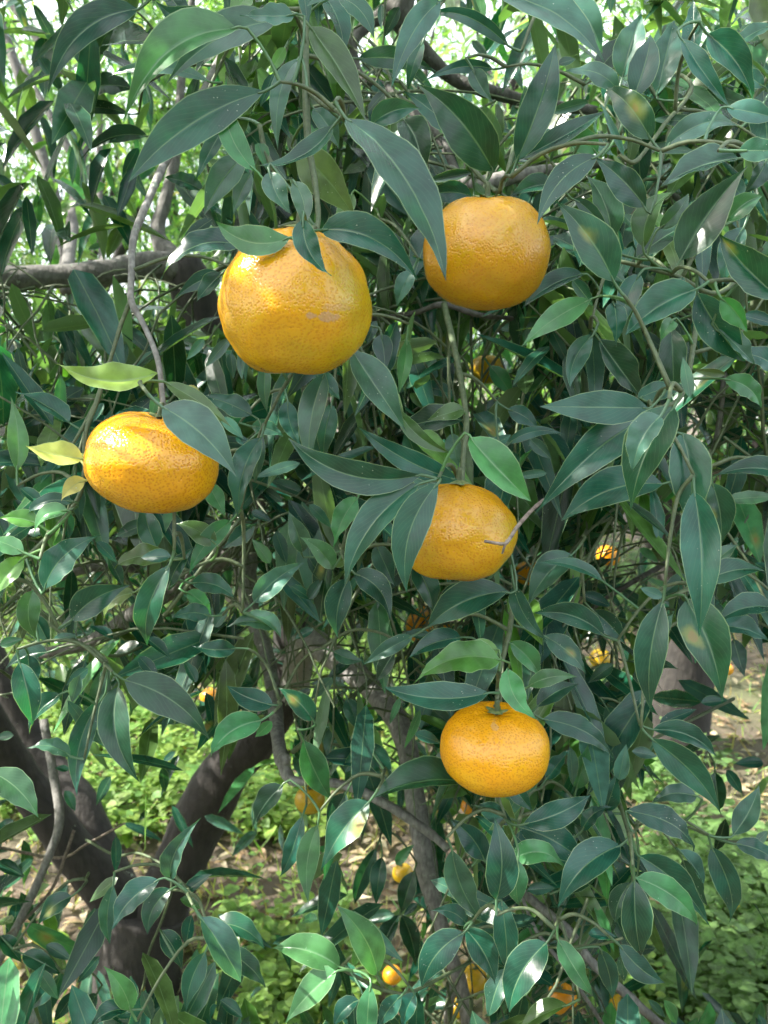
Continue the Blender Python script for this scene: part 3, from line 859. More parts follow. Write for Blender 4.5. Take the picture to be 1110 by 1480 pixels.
mandarin(657, 769, .49, 89, 69, f4, 'yellowing mandarin with a bare dead twig across its side', 0.05, 0, 0.02, 0.08, seed=4, res=(64, 88), lumps=.045)
mandarin(715, 1081, .53, 79, 60, f5, 'lowest large mandarin, flattened and deep orange, below a green twig', 0.02, 0, 0, 0.18, seed=5, res=(64, 88), lumps=.02)
G = 'small mandarins deeper in the foliage'
SMALL = []
for (px, py, d, r, mt, lab) in [
    (704, 534, 1.1, 25, fy, 'small dull mandarin deep in the leaves under the amber mandarin'),
    (620, 905, 1.10, 33, ff, 'half-hidden mandarin behind leaves below the yellowing mandarin'),
    (879, 803, 2.1, 17, ff, 'small mandarin with a dark crack among leaves beside the thin bare branch'),
    (764, 828, 1.0, 20, ff, 'sliver of mandarin next to the bare dead twig'),
    (868, 952, 1.9, 16, fy, 'small mandarin under the blotched leaf, halfway to the stout dark trunk'),
    (1050, 967, 2.5, 10, ff, 'tiny mandarin beside the top of the stout dark trunk'),
    (302, 1006, 2.4, 13, ff, 'tiny mandarin above the sunlit weeds by the trunk fork'),
    (448, 1156, 1.05, 22, fy, 'yellow mandarin hanging under the bent grey branch'),
    (567, 1409, 1.75, 14, ff, 'small striped-looking mandarin above the fresh green shoot at the bottom'),
    (684, 1414, 1.15, 20, fy, 'yellow mandarin behind leaves at the foot of the grey branch'),
    (662, 1456, 1.3, 14, fy, 'yellow mandarin low between the two grey branch ends'),
    (900, 1458, 1.15, 20, fy, 'yellow mandarin under the slanting grey branch at the bottom edge'),
    (812, 1443, 1.15, 22, ff, 'orange mandarin half behind the broad leaf at the bottom edge'),
    (680, 1166, 1.3, 14, ff, 'small mandarin hidden beneath the deep orange one'),
    (403, 712, 1.5, 12, ff, 'tiny mandarin between the bright mandarin and the long drooping leaves'),
    (582, 1262, 1.7, 15, fy, 'dull small mandarin beside the lichen patch of the grey branch'),
]:
    SMALL.append((px, py, d, 2 * (r - 6) if r > 15 else 2 * (r - 22)))
    mandarin(px, py, d, r, r * .86, mt, lab, random.uniform(-.2, .2), 0, 0, .12, G, True, (20, 28), seed=px)

# ------------------------------------------------------------------ hand-set leaves
# per tile (offset in the photograph; numbers are 3x enlarged): base x y, tip x y, width, bend %, tint class, depth cm (0 = from size)
LEAVES = {
(0, 0): """600 40 205 415 140 12 0 46;1030 125 532 542 165 9 7 41;1200 90 720 365 160 6 2 45;1150 395 555 790 205 8 0 42;975 545 850 780 75 0 2 48
1110 745 985 335 120 -14 7 42;1060 680 885 935 135 6 2 46;1090 750 1010 935 80 4 2 48;1050 1065 695 1210 170 10 0 44;1260 1030 935 960 150 -16 7 395
965 1185 850 1310 90 5 0 50;955 1190 760 1295 85 6 0 52;910 355 470 332 65 4 2 60;570 385 325 430 120 8 4 75;560 495 200 525 65 8 4 78
640 590 350 690 75 14 4 70;950 112 670 0 160 -12 0 50;1080 -20 1005 135 90 6 1 48;210 615 100 670 30 5 1 120;920 950 780 1045 75 10 0 62
330 870 180 972 50 0 1 115;880 830 715 770 95 6 4 70;600 640 525 770 65 15 0 75;-30 760 92 850 55 0 0 110;-60 330 45 455 90 0 1 100
640 -30 800 180 110 -16 0 52;860 330 800 520 60 -8 4 80;700 640 620 700 50 0 4 85;1010 160 840 330 100 8 4 62;560 80 420 280 95 10 4 75
780 250 640 310 60 0 4 85;470 180 380 330 55 0 1 110;460 800 340 850 55 0 1 110;530 980 460 1120 70 -6 6 95;440 1060 380 1080 60 0 2 100""",
(370, 0): """165 70 -70 65 95 -6 2 42;395 -25 215 10 60 -8 2 44;205 -60 225 112 75 0 0 45;233 115 482 535 135 -5 6 44;192 250 95 652 90 8 2 44
290 -20 385 265 140 0 0 50;355 -10 512 168 130 -8 0 48;545 20 540 135 36 0 0 60;800 5 585 390 125 9 2 46;1095 200 735 65 75 12 0 52
1030 300 722 358 65 10 0 58;1030 745 688 358 215 6 4 52;890 615 640 395 110 5 0 54;500 540 712 470 130 -8 2 47;388 512 826 1218 215 1 0 37
640 520 725 805 135 -6 4 50;335 545 -10 718 75 -13 0 42;250 470 362 648 120 0 2 50;175 650 442 965 190 -6 6 50;62 745 160 935 145 10 2 41
160 785 195 1005 95 -14 2 40;205 950 327 1198 115 14 0 372;282 998 702 1218 155 -9 0 405;75 320 20 455 60 0 0 50;125 205 55 325 65 0 1 52
935 850 705 862 100 6 0 56;935 748 730 785 55 6 4 60;940 300 1030 445 85 6 2 55;725 180 655 395 65 0 0 52;440 255 790 315 105 -8 0 60
420 840 350 1000 80 0 1 62;560 400 480 480 80 0 4 62;700 560 600 640 80 0 2 55;560 1000 640 1180 90 0 4 62;680 1170 610 1330 90 0 2 60
520 1390 480 1490 70 0 0 55;690 1180 720 1330 90 0 0 70;770 880 700 980 90 0 4 60;620 30 560 150 70 0 4 70;10 620 50 740 80 0 7 46""",
(740, 0): """-60 -20 398 268 190 -6 2 42;235 -20 392 235 125 0 2 52;18 700 187 188 160 4 0 47;28 692 405 480 85 9 0 50;478 340 562 58 125 0 2 52
528 420 600 150 155 4 0 48;790 240 785 -10 92 0 0 55;848 148 1052 455 135 -5 0 50;738 168 955 475 85 8 0 48;462 397 232 312 105 14 2 50
602 605 408 378 155 4 5 46;485 675 390 440 42 -8 2 48;372 678 108 978 135 12 0 43;372 662 163 568 125 8 7 50;580 900 358 683 140 5 0 46
432 1040 325 760 155 6 4 52;442 1222 184 866 205 3 5 44;270 860 432 1065 65 -8 0 48;572 1075 706 828 115 -14 6 50;640 992 765 838 80 6 2 53
662 640 996 560 105 -10 2 46;985 688 643 812 105 9 2 43;980 655 1190 660 165 0 2 40;930 468 1150 515 115 6 2 45;728 1132 1022 718 185 -4 4 50
538 1122 770 975 150 0 4 56;1160 1290 898 1013 175 -4 5 46;1005 985 915 1238 105 6 2 54;925 962 1092 848 120 -6 7 53;800 1255 488 1457 190 8 0 46
556 1190 478 1425 105 8 0 49;805 1270 1012 1570 165 4 0 48;903 1288 1022 1442 105 -6 7 46;440 1310 450 1505 105 0 0 47;342 1300 40 1505 125 6 7 47
312 1190 40 1342 80 8 0 54;180 800 -10 852 95 8 0 56;1000 1368 1160 1405 70 0 0 52;1125 110 935 232 65 8 2 56;810 530 610 512 65 5 4 56
630 410 705 85 130 0 2 58;330 440 150 490 60 -10 2 53;200 280 280 250 70 0 4 58;590 640 800 650 60 -8 4 52;250 575 450 680 80 0 2 54
740 1200 620 1400 120 0 0 56;1100 700 1000 850 90 0 0 60;700 1390 640 1490 120 6 7 52;260 1210 360 1330 80 0 0 58;900 880 800 980 90 0 4 62
600 950 550 1120 110 0 0 60;480 930 560 1010 90 0 4 65;660 180 720 330 110 0 2 62;350 330 520 150 110 0 4 60;1090 380 960 290 90 0 0 60;170 560 60 640 80 0 0 62""",
(0, 493): """685 138 248 98 120 -13 73 43;702 285 1028 592 205 -5 2 385;714 178 1002 372 85 -5 6 44;362 510 112 455 122 -6 3 45;372 600 265 692 118 10 3 46
72 565 45 235 95 6 7 52;302 355 68 218 115 6 0 58;1092 322 872 238 105 5 0 55;680 895 620 690 115 -4 2 50;935 885 762 790 135 8 6 52
738 950 494 985 165 6 6 49;742 932 600 935 95 18 0 47;738 968 640 1318 125 6 0 46;735 1062 852 888 85 -6 0 50;1005 778 818 1015 100 8 7 52
828 1050 1022 1118 130 -14 0 52;908 1192 738 1207 85 12 0 56;808 1088 918 1192 105 -8 7 58;190 1075 438 841 175 -10 0 47;308 1212 568 1058 135 -8 0 50
585 1090 452 1202 85 10 6 54;142 1080 162 1292 105 14 7 52;148 1188 218 1322 95 0 0 55;322 698 98 782 65 14 2 47;298 738 148 842 105 14 7 46
162 792 -10 768 90 6 1 47;104 918 -70 850 140 4 7 44;106 938 -30 1135 105 8 1 45;88 638 202 725 95 0 0 60;205 1350 18 1427 85 10 0 58
122 1358 130 1570 115 0 0 55;602 1308 485 1352 85 12 4 60;1024 1332 832 1320 85 -10 0 60;1200 1245 983 1240 125 8 2 55;638 1288 742 1368 95 10 0 60
602 1368 692 1465 85 8 0 60;382 1418 288 1490 85 0 0 62;1132 418 1036 772 115 4 2 52;1105 798 958 905 95 0 0 55;900 615 982 768 105 0 7 55
330 600 350 805 75 0 0 60;285 735 302 865 75 0 0 62;420 870 505 955 105 0 0 62;60 688 112 775 75 0 0 65;885 -10 808 82 52 0 2 50
995 -10 888 112 65 0 2 49;1052 50 1042 168 42 0 2 50;1000 50 1012 162 55 0 0 52;548 10 500 155 65 0 0 70;290 40 335 155 80 0 4 75
450 270 400 350 90 0 0 65;680 240 655 330 65 0 7 60;960 330 1060 420 80 0 2 60;1020 420 1100 450 60 0 0 60;640 790 480 850 80 0 0 62
20 850 -40 700 80 0 0 60;230 980 140 1110 90 0 4 62;470 940 540 1060 80 0 4 65;930 1240 990 1160 80 0 2 64;490 1290 390 1230 80 0 0 66
230 1300 330 1270 70 0 0 64;0 1320 90 1290 70 0 7 60;850 1480 800 1380 80 0 0 64;180 200 50 90 100 0 0 70;820 190 880 300 75 0 3 62""",
(370, 493): """45 90 50 315 68 4 2 50;300 140 243 592 130 7 2 485;250 140 368 264 90 -4 2 51;330 270 292 525 95 4 0 55;415 40 652 392 160 7 2 48
540 -30 557 155 105 -4 0 54;655 -10 620 225 75 -4 7 52;612 290 862 490 72 14 6 50;895 343 598 402 140 6 4 54;902 294 742 342 105 -4 6 52
872 602 438 368 120 -6 0 46;718 580 138 418 150 -14 4 44;712 618 383 1064 145 8 2 44;792 613 655 1094 175 12 0 425;925 418 1195 697 200 7 7 44
680 960 770 1198 115 -6 0 52;1092 1085 743 1242 155 6 0 50;935 1068 785 1155 95 8 0 54;442 678 338 895 105 8 7 60;428 1008 580 1208 150 -16 0 52
228 708 335 805 75 0 2 62;202 915 138 735 85 0 2 60;334 990 186 848 105 8 7 58;338 975 405 938 65 0 1 60;-10 1135 214 958 105 -6 2 54
226 935 304 1055 70 0 4 62;402 1028 355 1290 115 8 0 54;-15 1188 108 1288 135 -10 2 55;682 1278 458 1408 75 0 2 56;892 1288 663 1374 105 8 0 54
1052 1340 858 1298 95 -12 1 52;1062 1385 680 1484 155 10 1 51;335 1345 472 1385 115 8 4 64;-20 370 118 412 100 -6 2 58;22 395 -5 615 65 0 2 55
192 528 -10 585 65 8 2 60;-20 740 72 782 60 0 0 65;62 965 -15 855 75 -8 7 62;85 825 135 965 85 0 0 64;668 225 752 305 45 -6 1 75
705 205 875 265 95 -10 0 70;980 302 1115 238 85 0 2 72;1015 108 1115 245 105 0 7 72;1000 475 1115 395 85 -6 0 60;1025 488 1115 575 75 0 0 62
1010 335 1115 372 75 0 0 70;520 880 602 1065 115 0 4 60;660 108 772 155 65 0 0 80;640 130 692 205 65 0 2 80;450 280 488 365 65 0 2 75
138 258 205 465 95 10 0 58;870 560 800 540 60 0 0 55;600 700 650 540 80 0 4 62;230 1120 290 1020 70 0 0 62;150 1060 250 1120 80 0 0 62
580 470 660 560 90 0 0 70;850 400 880 550 90 0 2 62;720 490 830 440 80 0 0 66;600 1350 520 1480 100 0 4 62;760 1290 640 1260 80 0 0 66;30 640 120 700 80 0 4 70
200 660 60 600 70 0 4 70;250 1250 160 1290 80 0 0 66;410 1400 300 1470 100 0 4 70""",
(740, 493): """592 290 116 284 165 -3 0 45;560 345 93 757 178 2 0 47;655 620 214 780 175 8 0 50;703 285 514 737 195 4 5 43;645 325 524 568 120 8 2 40
735 395 768 802 190 -5 2 47;790 650 810 1284 165 -3 0 455;755 1120 912 1570 195 -4 5 48;655 1126 604 1612 140 6 0 45;652 1110 560 1070 105 0 2 52
545 252 790 200 95 -8 0 50;925 145 778 125 42 -10 6 50;918 165 1078 288 105 -12 7 50;772 245 742 55 70 10 7 46;1190 588 865 590 95 6 0 55
825 1042 1108 1003 110 -4 0 52;875 965 982 880 105 0 2 60;868 615 905 885 145 -5 5 56;392 1040 102 963 55 10 2 58;262 925 66 1155 125 4 2 60
402 1280 96 1180 105 12 0 56;8 1058 158 1302 95 10 0 54;-10 1305 122 1455 120 -6 7 55;138 1278 322 1445 130 -4 5 56;350 1168 492 1315 105 -4 0 62
1125 1155 878 1226 105 8 0 58;880 1238 1115 1305 85 -6 2 60;350 -25 252 212 95 12 2 50;375 -10 562 245 205 4 4 54;690 -60 700 245 125 0 4 56
895 -50 1052 102 115 0 2 48;1150 130 938 60 105 8 0 52;-20 295 115 385 125 -8 0 56;-20 445 225 405 60 -12 0 55;78 425 172 512 95 0 2 60
152 572 -20 592 45 -4 2 52;140 192 262 225 65 -8 7 80;50 222 192 118 65 0 7 80;798 438 858 495 65 0 2 60;620 1290 700 1180 110 0 2 60
1100 470 870 540 100 -8 4 75;230 880 345 885 70 -14 0 75;190 760 215 860 70 0 0 80;550 900 640 960 80 0 7 100;960 1290 1010 1460 80 0 0 70
760 1020 640 1110 100 0 4 70;300 1100 450 1150 80 0 0 75;520 1390 720 1420 80 -8 2 75;1110 1060 990 1100 90 0 0 75;900 1120 840 1200 80 0 0 70
720 600 780 730 90 0 4 58;1000 380 880 450 80 0 0 90;440 1400 330 1480 100 0 4 66;80 780 160 690 80 0 0 70""",
(0, 986): """85 -85 140 192 115 -4 0 54;266 54 128 225 92 6 0 56;345 -30 308 92 95 0 2 56;306 322 118 288 118 8 2 56;442 68 334 492 108 10 0 58
512 18 606 434 135 10 4 56;538 -10 912 254 185 -10 4 52;-45 385 167 588 185 -8 7 44;1135 165 912 324 125 10 7 52;1185 100 983 14 135 -8 0 54
740 852 873 586 92 -8 2 58;692 858 486 1072 115 10 2 56;492 878 475 1134 85 8 2 58;512 848 388 942 85 12 6 62;742 898 640 1094 95 14 0 58
800 912 912 828 85 -6 0 60;832 1008 790 1184 75 10 0 58;868 1018 1046 1304 155 6 2 50;928 1048 1155 1164 115 -8 0 54;978 1168 1150 1324 115 -6 4 58
698 1078 792 1254 95 -6 0 58;892 1168 808 1432 105 8 0 56;566 1422 448 1230 105 8 7 56;556 1420 392 1502 115 8 0 56;615 1338 672 1490 62 0 2 60
955 1378 1064 1456 85 -6 0 62;942 1398 898 1490 75 0 0 62;502 668 506 834 58 4 0 72;482 408 408 534 75 0 4 80;702 368 722 492 58 0 4 90
312 928 168 1054 115 6 5 66;412 978 360 1144 65 0 2 66;452 1048 390 1134 55 0 2 68;200 1138 312 1204 85 0 4 70;98 1178 282 1274 85 0 4 70
168 1248 252 1374 75 0 7 68;432 1188 330 1304 65 0 0 70;-10 778 112 844 75 0 0 80;0 1100 100 1220 110 0 0 70;240 1290 130 1420 100 0 0 70
330 1340 240 1460 90 0 0 70;420 1350 340 1480 100 0 4 72;60 600 -40 660 70 0 0 72;380 250 480 230 70 -8 0 80;280 470 330 560 80 0 2 80
300 380 240 370 60 0 0 85;60 230 -20 240 60 0 2 62;640 560 600 600 40 0 4 120;760 300 700 350 55 0 0 120;780 940 880 980 110 0 6 60""",
(370, 986): """1012 46 548 20 130 -9 0 48;246 166 94 24 125 6 5 60;70 170 -10 245 85 0 7 58;118 448 -15 642 125 6 4 58;202 578 104 844 85 -8 0 62
268 618 228 965 105 8 7 58;492 518 284 818 175 6 5 50;942 438 488 514 205 8 4 545;205 250 332 515 135 6 7 62;385 390 477 245 65 -6 5 66
480 270 584 446 115 -6 5 64;526 1272 350 968 145 8 7 55;364 1236 74 1154 135 8 7 54;350 1254 125 1482 125 6 7 53;425 1232 440 1128 45 0 1 58
495 1310 478 1575 105 0 7 52;632 1358 535 1490 135 6 0 58;692 1348 640 1500 115 6 0 58;445 1376 338 1496 105 8 0 58;990 772 828 588 155 10 0 55
1042 942 1034 588 145 5 0 50;850 725 982 1034 120 8 2 53;912 1048 753 990 85 10 0 56;902 1086 718 1326 150 12 0 52;905 1068 1038 1314 135 -8 0 53
1062 940 1082 1254 120 -6 0 52;1080 1240 1010 1450 135 0 2 54;632 1008 692 1244 85 -6 4 95;622 1010 538 1194 75 6 4 95;602 1008 445 1034 65 8 2 95
522 718 428 965 75 6 0 85;546 758 520 975 75 0 0 85;686 818 630 1004 85 0 4 90;625 65 580 182 42 0 7 66;712 118 648 292 48 8 7 62
690 222 805 262 95 -8 0 56;608 792 684 700 62 0 7 90;960 538 1115 624 125 -6 0 58;395 70 450 220 90 0 0 70;240 30 140 110 80 0 4 66
330 -20 230 80 90 0 2 66;700 960 640 1010 60 0 0 95;560 560 480 480 90 0 0 80;830 300 760 360 90 0 4 62;390 480 300 640 110 0 0 66;480 1200 560 1060 80 0 4 100""",
(740, 986): """-18 -60 116 164 115 14 7 475;48 616 342 487 125 8 0 52;8 764 230 806 110 -16 7 53;24 768 30 968 115 8 7 52;68 900 187 890 85 -8 0 56
28 628 327 806 155 -6 0 54;472 708 198 984 155 6 0 52;305 644 437 538 95 -6 0 58;602 244 907 574 145 -7 0 49;608 206 888 324 85 -10 0 54
802 498 598 532 105 8 2 55;494 558 792 734 125 -8 0 53;548 752 862 1064 130 -8 0 52;538 848 804 1054 125 -6 7 50;530 858 562 1194 135 6 0 49
515 868 448 1044 95 10 4 53;864 712 942 1036 122 -10 0 56;958 662 1072 446 105 6 2 56;968 700 1160 804 85 -6 0 56;132 160 442 334 115 -8 0 55
462 424 497 268 85 6 2 58;250 280 272 474 58 6 2 60;200 1116 350 1358 105 8 7 52;380 1158 436 1374 95 -6 0 54;464 1138 664 1304 115 10 0 51
152 1128 -12 1434 205 8 0 50;242 1400 30 1510 155 -6 6 53;738 768 852 974 105 4 4 62;724 728 832 874 82 0 2 60;108 108 292 8 115 -8 0 56
70 18 287 -22 85 -8 7 53;408 108 502 244 92 0 2 66;330 98 382 222 92 0 2 66;658 1378 722 1490 62 0 7 66;590 1378 682 1464 42 0 2 68
150 420 250 290 110 0 0 60;280 460 330 270 90 0 7 62;400 560 460 380 90 0 0 64;-10 440 90 560 110 0 0 58;880 390 900 560 80 0 4 75
930 380 1000 480 70 0 0 75;640 180 800 110 70 -8 0 68;820 90 930 75 60 -8 0 70;270 620 340 720 90 0 4 60;210 900 380 830 90 0 4 66
330 1090 450 1100 90 -8 0 66;470 1180 490 1310 60 0 4 60;520 300 640 320 80 0 2 66;1090 350 960 350 70 8 0 80;1060 700 1110 640 80 0 2 60""",
}

def parse_leaves():
    out = []
    for (ox, oy), txt in LEAVES.items():
        for item in txt.replace('\n', ';').split(';'):
            item = item.strip()
            if not item: continue
            v = [float(x) for x in item.split()]
            bx, by, tx, ty, w, bend, cls, dep = v
            sy = 3.0 if oy < 900 else 3.0
            out.append([ox + bx / 3, oy + by / 3, ox + tx / 3, oy + ty / 3, w / 3, bend / 100, int(cls), dep])
    return out


def leaf_mesh(b, t, width, bend_vec, nrm, fold, droop, tint, attach=None, wave=0.0, nseg=14, seed=0):
    """one leaf blade with its petiole, in world coordinates"""
    b, t = np.asarray(b), np.asarray(t)
    L_ = np.linalg.norm(t - b)
    S = np.linspace(0, 1, nseg + 1)
    mid = b + (t - b) * S[:, None] + bend_vec * (4 * S * (1 - S))[:, None] + nrm * (droop * L_ * S * (1 - S) * 1.3)[:, None]
    tan = unit(np.gradient(mid, axis=0))
    n = unit(nrm - tan * (tan @ nrm)[:, None])
    side = np.cross(tan, n)
    r = np.random.default_rng(seed)
    asym = r.uniform(.93, 1.07); pk = r.uniform(.68, 1.0)
    prof = (S ** pk) * ((1 - S) ** r.uniform(1.2, 1.7)); prof /= prof.max()
    U = np.array([-1, -.6, -.12, 0, .12, .6, 1])
    nu = len(U)
    ph = r.uniform(0, 6.28); fq = r.uniform(2.0, 4.0)
    tw = r.normal(0, .38 if seed > 30 else .2)
    V, UV, C = [], [], []
    for i, s in enumerate(S):
        hw = .5 * width * prof[i]
        ang = tw * (s - .3)
        sd = side[i] * math.cos(ang) + n[i] * math.sin(ang); nn = n[i] * math.cos(ang) - side[i] * math.sin(ang)
        for u in U:
            wv = wave * width * (abs(u) ** 2) * math.sin(ph + fq * 6.28 * s + (1.3 if u > 0 else 0)) * min(1, 4 * s) 
            ser = 1 + .02 * math.sin(s * 60 + u) * (abs(u) > .9)
            h = fold * abs(u) * hw * (1.0 - .25 * abs(u)) + wv + .05 * hw * mnoise.noise(Vector((u * 1.7, s * 7.0, seed * .37)))
            V.append(mid[i] + sd * (u * hw * ser * (asym if u > 0 else 2 - asym)) + nn * h)
            UV.append((.5 + .5 * u, s))
    Fc = []
    for i in range(nseg):
        for k in range(nu - 1):
            a = i * nu + k
            Fc.append((a, a + 1, a + 1 + nu, a + nu))
    # petiole
    if attach is None:
        attach = b - tan[0] * .010
    q0, q1 = np.asarray(attach), b + tan[0] * .004
    dd = np.linalg.norm(q1 - q0)
    path = np.array([q0, q0 * .6 + (q1 - tan[0] * dd * .45) * .4, q1 - tan[0] * dd * .3, q1])
    pa, rr = smooth_path(path, [.0011, .0009, .0008, .0006], 2)
    pv, pf = tube_arrays(pa, rr, 5, cap=False)
    off = len(V)
    V += list(pv); UV += [(.5, .0)] * len(pv)
    Fc += [tuple(x + off for x in f) for f in pf]
    return np.array(V), Fc, np.array(UV)


def add_leaf(V, Fc, UV, tint, parent, origin):
    me = bpy.data.meshes.new('leaf')
    me.from_pydata([tuple(v) for v in V - origin], [], Fc)
    me.polygons.foreach_set('use_smooth', [True] * len(me.polygons))
    li = np.empty(len(me.loops), np.int32); me.loops.foreach_get('vertex_index', li)
    uvl = me.uv_layers.new(name='UVMap'); uvl.data.foreach_set('uv', UV[li].astype(np.float32).ravel())
    at = me.attributes.new('tint', 'FLOAT_COLOR', 'POINT')
    at.data.foreach_set('color', np.tile(np.array(tint, np.float32), len(V)))
    me.materials.append(M_LEAF)
    ob = bpy.data.objects.new('leaf', me); COL.objects.link(ob)
    place(ob, origin, parent)
    return ob


def tint_of(cls, r):
    if cls == 73: c, a = (0.17, 0.24, 0.06), 1.0
    else: c, a = TINT[cls], (r.uniform(0, .9) if cls == 5 else 1.0)
    k = r.uniform(.78, 1.4)
    return (c[0] * k * r.uniform(.75, 1.3), c[1] * k, c[2] * k * r.uniform(.85, 1.15), a)


leaves = parse_leaves()
leaves.sort(key=lambda v: -(math.hypot(v[2] - v[0], v[3] - v[1]) * v[4]))
hero_n = 300
stuff_leaf = Bulk([0, 0.12, 0.3, 0.5, 0.72, 1])
fine = Sticks()
new_twigs = []
BRW = [(smooth_path([P(a, b, d) for a, b, d, w in pts], [1] * len(pts), 6)[0], o) for pts, o in BRANCHES]
for q, (bx, by, tx, ty, w, bend, cls, dep) in enumerate(leaves):
    r = np.random.default_rng(1000 + q)
    Lp = math.hypot(tx - bx, ty - by)
    d = dep / 1000 if dep > 200 else dep / 100
    if d == 0: d = min(.95, max(.4, 105 / Lp))
    b = P(bx, by, d)
    L3 = Lp / F * d
    dz = r.uniform(-.22, .22) * L3
    if d < .45: dz = r.uniform(-.15, .05) * L3
    t = P(tx, ty, d + dz)
    view = unit(CAM - (b + t) / 2)
    dirn = unit(t - b)
    n0 = unit(view * 1.0 + np.array([0, 0, .55]) + r.normal(0, .22, 3))
    n0 = unit(n0 - dirn * (n0 @ dirn))
    vperp = unit(view - dirn * (view @ dirn))
    cosr = max(.35, abs(n0 @ vperp))
    fold = r.uniform(.1, .8)
    wid = min(w / F * d / (cosr * math.cos(math.atan(fold * .7))) * .88, L3 * .37 + .003)
    nimg = np.array([-(ty - by), tx - bx]) / Lp
    bvec = (RGT * nimg[0] - UPV * nimg[1]) * bend * L3
    tint = tint_of(cls, r)
    if q >= hero_n:
        stuff_leaf.add(b[None], dirn[None], n0[None], np.array([L3]), np.array([wid]), np.array([tint]), fold, .1)
        continue
    # nearest twig
    best = None
    for wp, o in TWIGS + new_twigs:
        dist = np.linalg.norm(wp - b, axis=1); i = int(dist.argmin())
        if dist[i] < .034 and (best is None or dist[i] < best[0]): best = (dist[i], wp[i], o)
    if best is None:
        s0 = b - dirn * .009
        # run to the nearest twig or branch that is not in front of the leaf
        near = None
        for wp, o in TWIGS + new_twigs + BRW:
            dist = np.linalg.norm(wp - s0, axis=1) + .8 * np.maximum(0, s0[1] - .005 - wp[:, 1]) + .35 * np.maximum(0, s0[2] - wp[:, 2])
            i = int(dist.argmin())
            if dist[i] < .085 and (near is None or dist[i] < near[0]): near = (dist[i], wp[i])
        if near is not None:
            e = near[1]; gap = np.linalg.norm(e - s0)
            pts = [e, e * .65 + s0 * .35 + np.array([0, .15 * gap, .14 * gap]), e * .3 + s0 * .7 + np.array([0, .1 * gap, .12 * gap]), s0]
        else:
            back = unit(unit(b - CAM) * 1.0 - dirn * .08 + np.array([0, 0, .06]))
            pts = [s0 + back * .13, s0 + back * .07, s0 + back * .03 - dirn * .004, s0]
        o = tube('twig', [tuple(p) for p in pts], [.0015, .0013, .0011, .0009], M_TWIG, tree, 6, 3, .1, q)
        wp, _ = smooth_path(pts, [1] * 4, 4)
        new_twigs.append((wp, o)); best = (0, s0, o)
    V, Fc, UV = leaf_mesh(b, t, wid, bvec, n0, fold, r.uniform(-.1, .5), tint, best[1], r.uniform(.0, .08) * (.3 if q < 30 else 1), 14, q)
    add_leaf(V, Fc, UV, tint, best[2], b)

# ------------------------------------------------------------------ the rest of the tree's foliage
BR = []
for pts, o in BRANCHES:
    arr = np.array(pts, float)
    for i in range(len(arr) - 1):
        for k in range(8):
            BR.append(arr[i] * (1 - k / 8) + arr[i + 1] * (k / 8))
BR = np.array(BR + [np.array(v) for v in SMALL])
FRUIT_PX = np.array([(427, 442, 110, .43), (702, 367, 92, .49), (220, 668, 95, .46), (657, 769, 90, .49), (715, 1081, 80, .53)])
SUN_T = [(P(330, 405, .41), .040), (P(158, 640, .44), .055), (P(240, 110, .41), .022), (P(150, 545, .43), .03), (P(80, 655, .45), .03),
         (P(10, 800, .44), .05), (P(470, 1400, .55), .05)]


def sun_blocked(p, extra=0.0):
    bad = np.zeros(len(p), bool)
    for c, rad in SUN_T:
        v = p - c; t = v @ SUN
        dist = np.linalg.norm(v - t[:, None] * SUN, axis=1)
        bad |= (t > 0) & (dist < rad + extra)
    return bad


def keep_prob(px, py):
    k = np.ones_like(px)
    def rect(x0, x1, y0, y1, v):
        m = (px > x0) & (px < x1) & (py > y0) & (py < y1); k[m] = np.minimum(k[m], v)
    rect(-50, 330, -60, 380, .20); rect(-50, 240, 380, 560, .5)
    rect(800, 1160, -60, 110, .2); rect(600, 800, -60, 130, .2); rect(330, 600, -60, 110, .5)
    rect(-50, 240, 1010, 1190, .15); rect(90, 430, 1040, 1480, .03); rect(-50, 120, 1190, 1500, .25)
    rect(380, 600, 1120, 1500, .06); rect(600, 700, 1150, 1500, .4)
    rect(900, 1160, 1120, 1500, .02); rect(930, 1160, 900, 1130, .04)
    rect(560, 800, 440, 640, .55); rect(880, 1160, 560, 930, .5)
    rect(420, 620, 540, 700, .6)
    return k


def reject_mid(c, ln):
    px, py, z = proj(c)
    bad = (z > .2) & (rng.random(len(c)) > keep_prob(px, py)) & (px > -60) & (px < 1170) & (py > -70) & (py < 1540)
    # nothing pokes in front of the hand-set foliage
    inframe = (px > -80) & (px < 1190) & (py > -100) & (py < 1560)
    bad |= inframe & (z < .60)
    bad |= z < .12
    for i in range(0, len(c), 400):
        s = slice(i, i + 400)
        dx = px[s, None] - BR[None, :, 0]; dy = py[s, None] - BR[None, :, 1]
        near = (np.hypot(dx, dy) < BR[None, :, 3] * .5 + 36) & (z[s, None] < BR[None, :, 2] + .03)
        bad[s] |= near.any(1)
    bad |= sun_blocked(c)
    return bad


def reject_stick(c):
    px, py, z = proj(c)
    bad = (px > -80) & (px < 1190) & (py > -100) & (py < 1560) & (z < .60)
    bad |= (px > 0) & (px < 1110) & (py > 0) & (py < 1480) & (keep_prob(px, py) < .3)
    return bad | (z < .1)


fol = Bulk([0, 0.14, 0.42, 0.72, 1])
